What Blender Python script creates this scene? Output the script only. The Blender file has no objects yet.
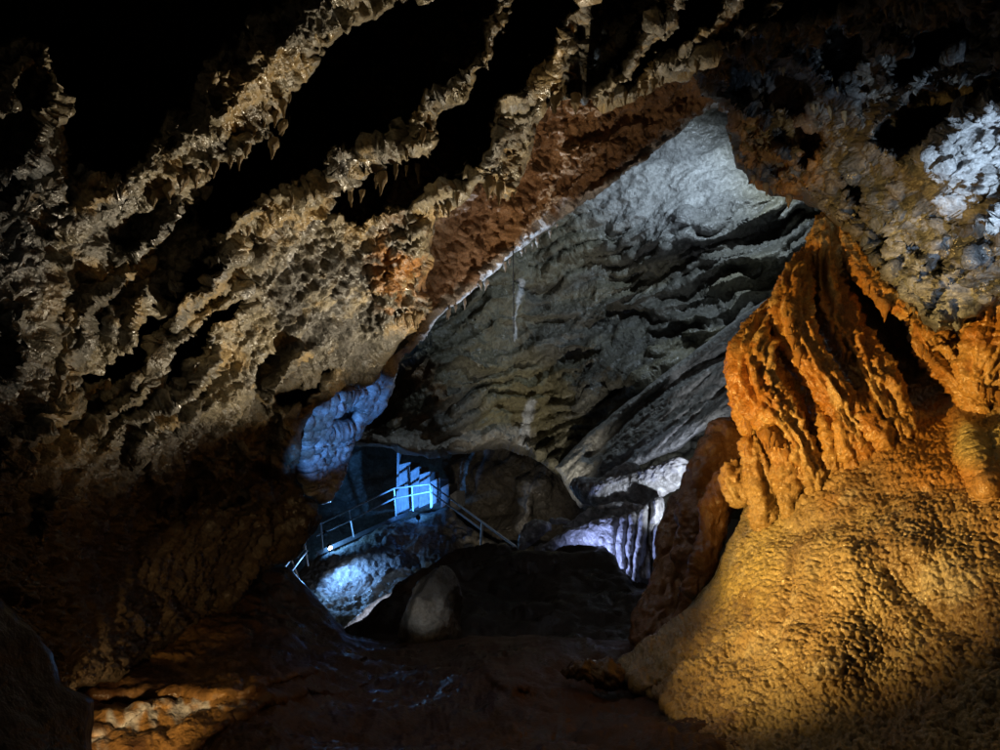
import bpy, math, random
import numpy as np
from mathutils import Vector, Matrix

SC = bpy.context.scene
COL = SC.collection
random.seed(7)
RNG = np.random.default_rng(11)

# ------------------------------------------------------------------ camera
F_PX = 755.0                      # focal length in pixels of the 1000 x 750 photograph
PITCH = math.radians(8.0)
CAM_H = 1.6
cam_d = bpy.data.cameras.new('camera')
cam = bpy.data.objects.new('camera', cam_d)
COL.objects.link(cam)
cam.location = (0, 0, CAM_H)
cam.rotation_euler = (math.pi / 2 + PITCH, 0, 0)
cam_d.sensor_width = 36.0
cam_d.lens = 36.0 * F_PX / 1000.0
cam_d.clip_start = 0.05
cam_d.clip_end = 300
SC.camera = cam

# ------------------------------------------------------------------ world: a closed cave, no daylight
w = bpy.data.worlds.new('World')
SC.world = w
w.use_nodes = True
w.node_tree.nodes['Background'].inputs[0].default_value = (0.5, 0.42, 0.34, 1)
w.node_tree.nodes['Background'].inputs[1].default_value = 0.008
SC.view_settings.view_transform = 'Standard'
SC.view_settings.look = 'None'
SC.view_settings.exposure = 0.0
SC.view_settings.gamma = 1.0
SC.cycles.max_bounces = 4
SC.cycles.diffuse_bounces = 1
SC.cycles.glossy_bounces = 2
SC.cycles.use_denoising = True
SC.cycles.sample_clamp_indirect = 2.0

CP, SP = math.cos(PITCH), math.sin(PITCH)


def W(px, py, d):
    """pixel of the photograph + distance along the optical axis -> world (numpy arrays too)"""
    x = (px - 500.0) / F_PX * d
    v = (375.0 - py) / F_PX * d
    return x, d * CP - v * SP, CAM_H + d * SP + v * CP


def WV(px, py, d):
    return Vector(W(px, py, d))


def ground_d(py):
    """axis distance of the level floor under the camera seen at row py"""
    a = (375.0 - py) / F_PX
    return CAM_H / -(SP + a * CP)


# ------------------------------------------------------------------ lamps of the show cave and added fill lamps
LIGHTS = {}


def spot(key, pos, aim, watt, color, angle, blend=0.6, size=0.04):
    l = bpy.data.lights.new('floodlight_beam', 'SPOT')
    l.energy = watt
    l.color = color
    l.spot_size = math.radians(angle)
    l.spot_blend = blend
    l.shadow_soft_size = size
    o = bpy.data.objects.new('floodlight_beam', l)
    COL.objects.link(o)
    p, a = WV(*pos), WV(*aim)
    o.location = p
    o.rotation_euler = (a - p).to_track_quat('-Z', 'Y').to_euler()
    LIGHTS[key] = (o, p, (a - p).normalized())
    return o


WARM = (1.0, 0.60, 0.17)
AMBER = (1.0, 0.85, 0.61)
COOL = (0.72, 0.86, 1.0)
BLUE = (0.28, 0.56, 1.0)
spot('mound', (68, 738, 3.95), (870, 425, 6.1), 1650, WARM, 48, 0.85)
spot('left', (590, 662, 6.8), (345, 115, 5.2), 740, AMBER, 74, 0.85)
spot('rust', (600, 664, 6.8), (575, 180, 10.5), 520, (1.0, 0.76, 0.52), 64, 0.8)  # added lamp: extra warm light for the reddish ceiling
spot('calcite', (1150, 430, 2.5), (1000, 180, 4.7), 320, (0.62, 0.8, 1.0), 42, 0.9)
spot('high', (750, 118, 18.3), (655, 262, 21.5), 580, (0.66, 0.83, 1.0), 142, 0.5)
spot('slab', (712, 545, 11.3), (640, 415, 16.5), 430, (0.80, 0.88, 1.0), 60, 0.8)
spot('drape', (572, 568, 12.85), (630, 540, 13.6), 85, (0.40, 0.50, 1.0), 140, 0.9)
spot('curtain', (255, 800, 3.2), (346, 424, 8.6), 1500, (0.12, 0.38, 1.0), 14, 0.8, 0.02)
spot('edge', (440, 604, 11.0), (480, 280, 9.6), 2000, (0.62, 0.8, 1.0), 36, 0.7)
spot('stair', (418, 516, 24.6), (414, 488, 27.0), 1000, (0.08, 0.33, 1.0), 70, 0.9)
spot('grotto', (505, 560, 21.5), (500, 485, 29.0), 110, (1.0, 0.88, 0.72), 60, 0.9)  # added lamp: dim fill for the recess wall
spot('fold', (520, 564, 15.5), (545, 385, 21.5), 420, (1.0, 0.95, 0.82), 58, 0.9)  # added lamp: lifts the dark folds of the lower back wall
spot('ledge', (331, 549, 23.2), (352, 583, 22.2), 125, (0.2, 0.48, 1.0), 165, 0.9)
spot('path', (327, 534, 24.7), (350, 545, 25.6), 100, (0.16, 0.46, 1.0), 150, 0.9)  # added lamp: puts blue light on the walkway and the wall behind
spot('rim', (425, 590, 17.0), (370, 612, 18.6), 130, (0.8, 0.85, 1.0), 60, 0.9)
spot('foot', (40, 790, 3.3), (185, 672, 6.1), 170, (1.0, 0.68, 0.32), 46, 0.9)
spot('stone', (330, 800, 3.2), (426, 604, 9.8), 190, (0.86, 0.93, 1.0), 6.5, 0.6)  # added lamp: narrow fill put in for the boulder alone

# ------------------------------------------------------------------ noise
TAB = RNG.random((64, 64, 64)).astype(np.float32)
TABW = RNG.random((64, 64, 64, 3)).astype(np.float32)
_a, _b = 0.6, 0.9
ROT = np.array([[math.cos(_a), -math.sin(_a), 0], [math.sin(_a), math.cos(_a), 0], [0, 0, 1]], np.float32) @ \
    np.array([[1, 0, 0], [0, math.cos(_b), -math.sin(_b)], [0, math.sin(_b), math.cos(_b)]], np.float32)


def vnoise(p):
    """smooth value noise, -1..1; p (n,3) float32"""
    f = np.floor(p)
    i = f.astype(np.int32) & 63
    t = p - f
    t = t * t * t * (t * (t * 6 - 15) + 10)
    j = (i + 1) & 63
    x0, y0, z0 = i[:, 0], i[:, 1], i[:, 2]
    x1, y1, z1 = j[:, 0], j[:, 1], j[:, 2]
    tx, ty, tz = t[:, 0], t[:, 1], t[:, 2]
    c00 = TAB[x0, y0, z0] * (1 - tx) + TAB[x1, y0, z0] * tx
    c10 = TAB[x0, y1, z0] * (1 - tx) + TAB[x1, y1, z0] * tx
    c01 = TAB[x0, y0, z1] * (1 - tx) + TAB[x1, y0, z1] * tx
    c11 = TAB[x0, y1, z1] * (1 - tx) + TAB[x1, y1, z1] * tx
    c0 = c00 * (1 - ty) + c10 * ty
    c1 = c01 * (1 - ty) + c11 * ty
    return (c0 * (1 - tz) + c1 * tz) * 2 - 1


def fbm(p, octv=4, gain=0.5, kind=0):
    """kind 0 fbm, 1 billow (rounded lumps, sharp creases), 2 ridged"""
    p = p.astype(np.float32)
    s = np.zeros(len(p), np.float32)
    a, tot = 1.0, 0.0
    for k in range(octv):
        n = vnoise(p + 17.3 * k)
        if kind == 1:
            n = np.abs(n) * 2 - 0.7
        elif kind == 2:
            n = 0.7 - np.abs(n) * 2
        s += a * n
        tot += a
        a *= gain
        p = (p @ ROT) * 2.03
    return s / tot


def worley(p):
    """F1 distance of jittered cells"""
    p = p.astype(np.float32)
    f = np.floor(p)
    i = f.astype(np.int32)
    t = p - f
    best = np.full(len(p), 9.0, np.float32)
    for dx in (-1, 0, 1):
        for dy in (-1, 0, 1):
            for dz in (-1, 0, 1):
                q = TABW[(i[:, 0] + dx) & 63, (i[:, 1] + dy) & 63, (i[:, 2] + dz) & 63]
                d = (q[:, 0] + dx - t[:, 0]) ** 2 + (q[:, 1] + dy - t[:, 1]) ** 2 + (q[:, 2] + dz - t[:, 2]) ** 2
                np.minimum(best, d, out=best)
    return np.sqrt(best)


def n2(x, y, s, seed=0.0):
    return vnoise(np.stack([x / s, y / s, np.full_like(x, seed)], 1).astype(np.float32))


def sstep(a, b, x):
    t = np.clip((x - a) / (b - a), 0, 1)
    return t * t * (3 - 2 * t)


def mix(c0, c1, t):
    return c0 * (1 - t[:, None]) + np.asarray(c1, np.float32)[None, :] * t[:, None]


# ------------------------------------------------------------------ drawing helpers in photo pixels
def poly_sd(poly, X, Y):
    """signed distance (positive inside) and nearest outline point"""
    P = np.asarray(poly, np.float64)
    best = np.full(X.shape, 1e18)
    qx = np.zeros_like(X)
    qy = np.zeros_like(X)
    ins = np.zeros(X.shape, bool)
    n = len(P)
    for k in range(n):
        ax, ay = P[k]
        bx, by = P[(k + 1) % n]
        ex, ey = bx - ax, by - ay
        L = ex * ex + ey * ey + 1e-12
        t = np.clip(((X - ax) * ex + (Y - ay) * ey) / L, 0, 1)
        cx, cy = ax + t * ex, ay + t * ey
        d = (X - cx) ** 2 + (Y - cy) ** 2
        m = d < best
        best = np.where(m, d, best)
        qx = np.where(m, cx, qx)
        qy = np.where(m, cy, qy)
        if ay != by:
            c = ((ay > Y) != (by > Y)) & (X < ex * (Y - ay) / (by - ay) + ax)
            ins ^= c
    sd = np.sqrt(best)
    return np.where(ins, sd, -sd), qx, qy


def line_d(poly, X, Y):
    """distance to a polyline and the 0..1 position along it and the side"""
    P = np.asarray(poly, np.float64)
    seg = np.hypot(*(P[1:] - P[:-1]).T)
    cum = np.concatenate([[0], np.cumsum(seg)])
    best = np.full(X.shape, 1e18)
    tt = np.zeros_like(X)
    sd = np.zeros_like(X)
    for k in range(len(P) - 1):
        ax, ay = P[k]
        ex, ey = P[k + 1] - P[k]
        L = ex * ex + ey * ey + 1e-12
        t = np.clip(((X - ax) * ex + (Y - ay) * ey) / L, 0, 1)
        dx, dy = X - ax - t * ex, Y - ay - t * ey
        d = dx * dx + dy * dy
        m = d < best
        best = np.where(m, d, best)
        tt = np.where(m, (cum[k] + t * seg[k]) / cum[-1], tt)
        sd = np.where(m, np.sign(ex * dy - ey * dx), sd)
    return np.sqrt(best), tt, sd


def rough_poly(poly, step, amp, scale, seed):
    """resample an outline and roughen it"""
    P = np.asarray(poly, np.float64)
    out = []
    for k in range(len(P)):
        a, b = P[k], P[(k + 1) % len(P)]
        n = max(1, int(np.hypot(*(b - a)) / step))
        if max(abs(a[0] - 500), abs(b[0] - 500)) > 620 and max(abs(a[1] - 375), abs(b[1] - 375)) > 470:
            n = 1
        for j in range(n):
            out.append(a + (b - a) * j / n)
    Q = np.array(out)
    z = np.full(len(Q), seed, np.float64)
    p = np.stack([Q[:, 0] / scale, Q[:, 1] / scale, z], 1)
    Q[:, 0] += amp * fbm(p, 3, 0.6)
    Q[:, 1] += amp * fbm(p + 31.7, 3, 0.6)
    return Q


SURF = {}


def surface_at(key, x, y, r=4.0):
    """axis distance of the front surface of a built rock mass near a pixel"""
    S = SURF[key]
    m = (np.abs(S[:, 0] - x) < r) & (np.abs(S[:, 1] - y) < r)
    return float(S[m, 2].min()) if m.any() else None


class TPS:
    def __init__(self, pts):
        P = np.asarray(pts, np.float64)
        self.xy = P[:, :2] / 300.0
        n = len(P)
        d = np.hypot(*(self.xy[:, None] - self.xy[None]).transpose(2, 0, 1))
        K = np.where(d > 0, d * d * np.log(d + 1e-12), 0) + np.eye(n) * 0.004
        A = np.zeros((n + 3, n + 3))
        A[:n, :n] = K
        A[:n, n] = 1
        A[:n, n + 1:] = self.xy
        A[n, :n] = 1
        A[n + 1:, :n] = self.xy.T
        self.c = np.linalg.solve(A, np.concatenate([np.log(P[:, 2]), [0, 0, 0]]))
        self.lo, self.hi = P[:, 2].min() * 0.75, P[:, 2].max() * 1.25

    def __call__(self, x, y):
        x = np.asarray(x, np.float64) / 300.0
        y = np.asarray(y, np.float64) / 300.0
        s = self.c[-3] + self.c[-2] * x + self.c[-1] * y
        for k, (a, b) in enumerate(self.xy):
            r2 = (x - a) ** 2 + (y - b) ** 2
            s = s + self.c[k] * 0.5 * r2 * np.log(r2 + 1e-12)
        return np.clip(np.exp(s), self.lo, self.hi)


# ------------------------------------------------------------------ mesh building
def new_mesh(name, V, Fq, cols=None, mat=None, parent=None, smooth=True, tri=None):
    me = bpy.data.meshes.new(name)
    V = np.ascontiguousarray(V, np.float32)
    Fq = np.ascontiguousarray(Fq, np.int32)
    nf, k = Fq.shape
    me.vertices.add(len(V))
    me.vertices.foreach_set('co', V.ravel())
    me.loops.add(nf * k)
    me.loops.foreach_set('vertex_index', Fq.ravel())
    me.polygons.add(nf)
    me.polygons.foreach_set('loop_start', np.arange(0, nf * k, k, dtype=np.int32))
    me.polygons.foreach_set('loop_total', np.full(nf, k, np.int32))
    if smooth:
        me.polygons.foreach_set('use_smooth', np.ones(nf, bool))
    if cols is not None:
        at = me.color_attributes.new('col', 'FLOAT_COLOR', 'POINT')
        c4 = np.ones((len(V), 4), np.float32)
        c4[:, :3] = np.clip(cols, 0.0, 1)
        at.data.foreach_set('color', c4.ravel())
    me.update(calc_edges=True)
    me.validate()
    o = bpy.data.objects.new(name, me)
    COL.objects.link(o)
    if mat:
        me.materials.append(mat)
    if parent:
        o.parent = parent
        o.matrix_parent_inverse = parent.matrix_world.inverted()
    return o


def axis(lo, hi, flo, fhi, s, so):
    a = []
    x = lo
    while x < hi:
        a.append(x)
        x += s if flo <= x <= fhi else so
    a.append(hi)
    return np.array(a)


def grid_normals(P):
    du = np.gradient(P, axis=1)
    dv = np.gradient(P, axis=0)
    n = np.cross(du, dv)
    n /= np.linalg.norm(n, axis=2, keepdims=True) + 1e-12
    return n


def blur(a, k):
    """cheap box blur of a 2-D (or 2-D x 3) grid"""
    for ax in (0, 1):
        for _ in range(k):
            b = a.copy()
            sl = [slice(None)] * a.ndim
            s0, s1, s2 = list(sl), list(sl), list(sl)
            s0[ax], s1[ax], s2[ax] = slice(1, -1), slice(0, -2), slice(2, None)
            b[tuple(s0)] = (a[tuple(s1)] + a[tuple(s0)] * 2 + a[tuple(s2)]) * 0.25
            a = b
    return a


def sheet(name, outline, ctrl, step, thick, mat, relief=None, noise=None, color=None, parent=None,
          skirt=16.0, rnd=10.0, rnd_d=0.25, rough=(3.0, 25.0), seed=0.0, so=None, tps=None):
    """a rock mass: traced outline, own distances from control points, rounded edge, sides that run back"""
    P = rough_poly(outline, 7.0, rough[0], rough[1], seed)
    so = so or step * 5
    lo, hi = P.min(0) - skirt - 2, P.max(0) + skirt + 2
    ax = axis(lo[0], hi[0], -25, 1025, step, so)
    ay = axis(lo[1], hi[1], -25, 775, step, so)
    X, Y = np.meshgrid(ax, ay)
    sd, qx, qy = poly_sd(P, X, Y)
    keep = sd > -skirt
    out = sd < 0
    dd = np.maximum(np.abs(sd), 1e-6)
    t = np.clip(-sd / skirt, 0, 1.0)
    px = np.where(out, qx + (qx - X) / dd * 0.45 * skirt * t, X)
    py = np.where(out, qy + (qy - Y) / dd * 0.45 * skirt * t, Y)
    tps = tps or TPS(ctrl)
    D = tps(px, py)
    D0 = D.copy()
    u = np.clip(1 - np.maximum(sd, 0) / rnd, 0, 1)
    D = D + rnd_d * (1 - np.sqrt(np.maximum(0, 1 - u * u))) + np.where(out, thick * t, 0)
    fx, fy = px.ravel(), py.ravel()
    info = {'x': fx, 'y': fy, 'd': D0.ravel(), 'sd': sd.ravel()}
    if relief is not None:
        h = relief(fx, fy, info)
        D = D - h.reshape(D.shape)
    Pw = np.stack(W(px, py, D), 2)
    if noise is not None:
        n = grid_normals(blur(Pw, 3))
        # faces the camera
        view = Pw - np.array([0, 0, CAM_H])
        flip = np.sign((n * view).sum(2, keepdims=True))
        info['n'] = (n * -flip).reshape(-1, 3)
        flat = Pw.reshape(-1, 3)
        kk = keep.ravel()
        disp = np.zeros(len(flat))
        sub = {a: b[kk] for a, b in info.items()}
        disp[kk] = noise(flat[kk], sub)
        # the steep sides carry few vertices: calm the relief there
        gu = np.linalg.norm(np.gradient(Pw, axis=1), axis=2) / np.gradient(ax)[None, :]
        gv = np.linalg.norm(np.gradient(Pw, axis=0), axis=2) / np.gradient(ay)[:, None]
        st = np.maximum(gu, gv) * F_PX / D
        disp = disp / (1 + (blur(st, 2).ravel() / 10.0) ** 3)
        soft = blur(disp.reshape(D.shape), 3).ravel()
        e = sstep(5.0, 0.0, info['sd'])
        disp = disp * (1 - e) + soft * e
        info['disp'] = disp
        Pw = (flat - n.reshape(-1, 3) * flip.reshape(-1, 1) * disp[:, None]).reshape(Pw.shape)
    idx = np.full(keep.shape, -1, np.int64)
    idx[keep] = np.arange(keep.sum())
    q = keep[:-1, :-1] & keep[1:, :-1] & keep[1:, 1:] & keep[:-1, 1:]
    Fq = np.stack([idx[:-1, :-1][q], idx[1:, :-1][q], idx[1:, 1:][q], idx[:-1, 1:][q]], 1)
    V = Pw[keep]
    sub = {a: b[keep.ravel()] for a, b in info.items()}
    C = color(V, sub) if color is not None else None
    o = new_mesh(name, V, Fq, C, mat, parent)
    dz = V[:, 1] * CP + (V[:, 2] - CAM_H) * SP
    SURF[o.name] = np.stack([500 + V[:, 0] / dz * F_PX, 375 - (-V[:, 1] * SP + (V[:, 2] - CAM_H) * CP) / dz * F_PX, dz], 1)
    return o, tps


def catmull(P, n):
    P = np.asarray(P, np.float64)
    Q = np.vstack([2 * P[0] - P[1], P, 2 * P[-1] - P[-2]])
    out = []
    m = len(P) - 1
    for s in np.linspace(0, m - 1e-6, n):
        k = int(s)
        t = s - k
        a, b, c, d = Q[k], Q[k + 1], Q[k + 2], Q[k + 3]
        out.append(0.5 * ((2 * b) + (c - a) * t + (2 * a - 5 * b + 4 * c - d) * t * t + (3 * b - a - 3 * c + d) * t ** 3))
    return np.array(out)


def tube(name, pts, mat, noise=None, color=None, parent=None, nu=None, nv=None, squash=1.0, px=True, cap=True):
    """a tapered organic limb; pts rows (px, py, axis distance, radius in pixels)"""
    P = np.asarray(pts, np.float64)
    L = np.hypot(*(P[1:, :2] - P[:-1, :2]).T).sum()
    nu = nu or max(8, int(L / 1.3))
    S = catmull(P, nu)
    rp = np.maximum(S[:, 3], 0.15)
    nv = nv or int(np.clip(rp.max() * 2 * math.pi / 1.6, 8, 160))
    C = np.stack(W(S[:, 0], S[:, 1], S[:, 2]), 1)
    R = rp * S[:, 2] / F_PX
    T = np.gradient(C, axis=0)
    T /= np.linalg.norm(T, axis=1, keepdims=True) + 1e-12
    view = C - np.array([0, 0, CAM_H])
    view /= np.linalg.norm(view, axis=1, keepdims=True)
    A = np.cross(T, view)
    A /= np.linalg.norm(A, axis=1, keepdims=True) + 1e-12
    B = np.cross(T, A)
    # rounded ends
    if cap:
        s = np.concatenate([[0], np.cumsum(np.linalg.norm(C[1:] - C[:-1], axis=1))])
        e = np.minimum(s, s[-1] - s)
        Rm = R * np.sqrt(np.clip(1 - np.clip(1 - e / np.maximum(R, 1e-6), 0, 1) ** 2, 0.0004, 1))
    else:
        Rm = R
    th = np.linspace(0, 2 * math.pi, nv, endpoint=False)
    dirs = A[:, None] * np.cos(th)[None, :, None] + B[:, None] * (np.sin(th) * squash)[None, :, None]
    V = C[:, None] + dirs * Rm[:, None, None]
    N = dirs / (np.linalg.norm(dirs, axis=2, keepdims=True) + 1e-12)
    flat, nf = V.reshape(-1, 3), N.reshape(-1, 3)
    info = {'u': np.repeat(np.linspace(0, 1, nu), nv), 'th': np.tile(th, nu), 'n': nf,
            'r': np.repeat(R, nv), 'x': np.repeat(S[:, 0], nv), 'y': np.repeat(S[:, 1], nv),
            'd': np.repeat(S[:, 2], nv), 'sd': np.full(nu * nv, 99.0)}
    if noise is not None:
        flat = flat + nf * noise(flat, info)[:, None]
    i = np.arange(nu - 1)[:, None] * nv
    j = np.arange(nv)[None]
    j2 = (j + 1) % nv
    Fq = np.stack([i + j, i + nv + j, i + nv + j2, i + j2], 2).reshape(-1, 4)
    cc = color(flat, info) if color is not None else None
    o = new_mesh(name, flat, Fq, cc, mat, parent)
    return o


def tag(o, label=None, cat=None, group=None, kind=None):
    if label:
        o['label'] = label
    if cat:
        o['category'] = cat
    if group:
        o['group'] = group
    if kind:
        o['kind'] = kind
    return o


def empty(name, loc, label, cat, group=None):
    o = bpy.data.objects.new(name, None)
    COL.objects.link(o)
    o.location = loc
    o.empty_display_size = 0.2
    bpy.context.view_layer.update()
    return tag(o, label, cat, group)


# ------------------------------------------------------------------ materials
def rock_mat(name, rough=0.62, spec=0.4, bump=0.5, scale=40.0, var=0.35, det=3, bdist=0.012):
    m = bpy.data.materials.new(name)
    m.use_nodes = True
    nt = m.node_tree
    b = nt.nodes['Principled BSDF']
    at = nt.nodes.new('ShaderNodeAttribute')
    at.attribute_name = 'col'
    tc = nt.nodes.new('ShaderNodeTexCoord')
    n1 = nt.nodes.new('ShaderNodeTexNoise')
    n1.inputs['Scale'].default_value = scale
    n1.inputs['Detail'].default_value = det
    n1.inputs['Roughness'].default_value = 0.6
    nt.links.new(tc.outputs['Object'], n1.inputs['Vector'])
    mr = nt.nodes.new('ShaderNodeMapRange')
    mr.inputs['From Min'].default_value = 0.3
    mr.inputs['From Max'].default_value = 0.7
    mr.inputs['To Min'].default_value = 1 - var
    mr.inputs['To Max'].default_value = 1 + var
    nt.links.new(n1.outputs['Fac'], mr.inputs['Value'])
    mx = nt.nodes.new('ShaderNodeVectorMath')
    mx.operation = 'SCALE'
    nt.links.new(at.outputs['Color'], mx.inputs[0])
    nt.links.new(mr.outputs['Result'], mx.inputs['Scale'])
    nt.links.new(mx.outputs['Vector'], b.inputs['Base Color'])
    n2_ = nt.nodes.new('ShaderNodeTexNoise')
    n2_.inputs['Scale'].default_value = scale * 0.13
    n2_.inputs['Detail'].default_value = 3
    nt.links.new(tc.outputs['Object'], n2_.inputs['Vector'])
    r = nt.nodes.new('ShaderNodeMapRange')
    r.inputs['From Min'].default_value = 0.35
    r.inputs['From Max'].default_value = 0.65
    r.inputs['To Min'].default_value = max(0.12, rough - 0.25)
    r.inputs['To Max'].default_value = min(1, rough + 0.2)
    nt.links.new(n2_.outputs['Fac'], r.inputs['Value'])
    nt.links.new(r.outputs['Result'], b.inputs['Roughness'])
    b.inputs['Specular IOR Level'].default_value = spec
    bp = nt.nodes.new('ShaderNodeBump')
    bp.inputs['Strength'].default_value = bump
    bp.inputs['Distance'].default_value = bdist
    nt.links.new(n1.outputs['Fac'], bp.inputs['Height'])
    nt.links.new(bp.outputs['Normal'], b.inputs['Normal'])
    return m


def plain_mat(name, col, rough=0.5, metal=0.0, emit=None, estr=0.0, noise=0.15, scale=30):
    m = bpy.data.materials.new(name)
    m.use_nodes = True
    nt = m.node_tree
    b = nt.nodes['Principled BSDF']
    n1 = nt.nodes.new('ShaderNodeTexNoise')
    n1.inputs['Scale'].default_value = scale
    n1.inputs['Detail'].default_value = 5
    rp = nt.nodes.new('ShaderNodeValToRGB')
    c = np.array(col)
    rp.color_ramp.elements[0].position = 0.3
    rp.color_ramp.elements[1].position = 0.7
    rp.color_ramp.elements[0].color = (*(c * (1 - noise)), 1)
    rp.color_ramp.elements[1].color = (*np.minimum(1, c * (1 + noise)), 1)
    nt.links.new(n1.outputs['Fac'], rp.inputs['Fac'])
    nt.links.new(rp.outputs['Color'], b.inputs['Base Color'])
    b.inputs['Roughness'].default_value = rough
    b.inputs['Metallic'].default_value = metal
    if emit:
        b.inputs['Emission Color'].default_value = (*emit, 1)
        b.inputs['Emission Strength'].default_value = estr
    return m


M_ROCK = rock_mat('limestone_rugged', 0.46, 0.6, 0.7, 42, 0.4, 2, bdist=0.018)
M_FAR = rock_mat('limestone_far', 0.5, 0.5, 0.8, 9, 0.35, 2, bdist=0.08)
M_FLOW = rock_mat('flowstone', 0.34, 0.8, 0.7, 50, 0.3, 2, bdist=0.016)
M_MUD = rock_mat('clay_floor', 0.5, 0.4, 0.8, 25, 0.35, 3, bdist=0.02)
M_STEEL = plain_mat('galvanised_steel', (0.72, 0.74, 0.76), 0.4, 0.25)
M_DARK = plain_mat('black_painted_metal', (0.02, 0.02, 0.022), 0.5)
M_CONC = plain_mat('wet_concrete', (0.30, 0.31, 0.33), 0.55, noise=0.3, scale=9)
M_LENS = plain_mat('lamp_glass_lit', (0.9, 0.95, 1.0), 0.2, emit=(0.7, 0.88, 1.0), estr=50.0)
M_GLASS = plain_mat('lamp_glass', (0.8, 0.8, 0.8), 0.1)

ROOT3 = lambda p: p.astype(np.float32)


def stretch(p, d, k):
    """compress coordinates along direction d by k so that noise runs along d"""
    d = np.asarray(d, np.float64)
    d = d / np.linalg.norm(d)
    a = p @ d
    return p - np.outer(a, d) * (1 - 1.0 / k)


# =====================================================================  1  left ceiling and wall
L_OUT = [(-220, -180), (850, -180), (835, -40), (800, -8), (775, 14), (742, 36), (700, 66), (672, 78), (645, 92), (603, 108),
         (590, 100), (565, 100), (545, 112), (535, 125), (533, 150), (522, 178), (508, 200), (498, 196), (488, 180), (470, 186), (452, 205),
         (434, 216), (429, 250), (423, 285), (430, 308), (410, 335), (393, 350), (383, 362), (372, 384), (340, 392),
         (310, 408), (298, 440), (300, 480), (312, 500), (318, 518), (302, 548), (285, 560), (255, 575), (220, 620), (140, 660), (60, 700), (40, 790), (-220, 900)]
L_CTRL = [(0, 0, 3.2), (300, 0, 3.4), (500, 0, 3.7), (650, 0, 4.3), (800, 0, 4.6), (150, 190, 4.3), (330, 160, 4.9), (430, 220, 6.3), (420, 300, 6.9),
          (500, 190, 6.0), (600, 105, 5.8), (690, 65, 5.6), (340, 400, 7.6), (310, 500, 8.6), (290, 560, 9.0), (200, 440, 6.0), (100, 380, 4.6), (0, 250, 3.2),
          (0, 500, 3.2), (60, 650, 4.2), (180, 600, 7.2), (240, 300, 5.4), (-200, 400, 2.4), (-200, -150, 2.4), (800, -160, 3.2), (300, -160, 2.7), (-150, 850, 2.4), (330, 300, 6.2)]
L_TPS = TPS(L_CTRL)
L_HOLLOW = [  # black fissures between the ribs: polygon, depth in metres, edge softness in px
    ([(-220, -170), (318, -170), (306, -12), (262, 18), (214, 60), (172, 112), (142, 156), (128, 184), (108, 178), (76, 168), (66, 140), (58, 100), (45, 60), (20, 40), (-220, 60)], 2.6, 8),
    ([(352, 22), (400, 0), (470, -40), (498, -40), (494, 8), (476, 62), (440, 86), (414, 116), (385, 134), (335, 154), (300, 182), (262, 198), (236, 214), (222, 236), (206, 250), (196, 218), (206, 184), (240, 158), (274, 128), (298, 94), (304, 76), (330, 40)], 2.4, 6),
    ([(322, 214), (350, 180), (385, 154), (408, 156), (430, 166), (446, 184), (426, 194), (404, 204), (376, 212), (348, 220)], 1.5, 5),
    ([(514, -40), (560, -40), (576, 6), (548, 60), (522, 90), (498, 118), (490, 150), (470, 176), (440, 180), (424, 158), (446, 112), (482, 84), (498, 40)], 2.2, 6),
    ([(596, -40), (662, -40), (662, 10), (628, 58), (590, 98), (560, 102), (538, 106), (528, 116), (536, 92), (560, 66), (586, 20)], 2.0, 6),
    ([(684, -40), (736, -40), (734, 0), (690, 36), (658, 62), (630, 84), (618, 84), (640, 64), (674, 26)], 1.4, 5),
    ([(764, -40), (786, -40), (784, 0), (740, 36), (708, 54), (700, 44), (740, 12)], 1.2, 5),
    ([(224, 256), (208, 272), (178, 304), (160, 340), (150, 366), (112, 380), (72, 392), (78, 378), (120, 358), (140, 330), (160, 298), (200, 260)], 1.6, 6),
    ([(240, 292), (226, 322), (206, 338), (200, 362), (176, 380), (154, 388), (166, 366), (186, 338), (214, 312)], 1.6, 6),
    ([(264, 396), (338, 372), (308, 408), (272, 412)], 0.8, 6),
]
L_RIB = [  # rib crests: polyline, half width px, height m
    ([(350, -20), (290, 45), (225, 110), (140, 185)], 34, 0.40),
    ([(505, -20), (484, 62), (456, 88), (425, 122), (408, 155)], 11, 0.4),
    ([(585, -20), (556, 60), (527, 92), (500, 120), (505, 180)], 12, 0.35),
    ([(680, -10), (630, 64), (588, 106)], 9, 0.3),
    ([(750, -20), (660, 70), (604, 104)], 8, 0.25),
    ([(795, -15), (700, 64)], 8, 0.22),
    ([(388, 140), (340, 160), (300, 192), (240, 224), (222, 260), (170, 300)], 14, 0.25),
    ([(235, 290), (205, 325), (150, 370), (110, 400)], 10, 0.2),
    ([(295, 108), (284, 132), (276, 158)], 7, 0.5),
    ([(430, 225), (400, 240), (392, 300), (395, 330)], 16, 0.2),
]


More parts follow.
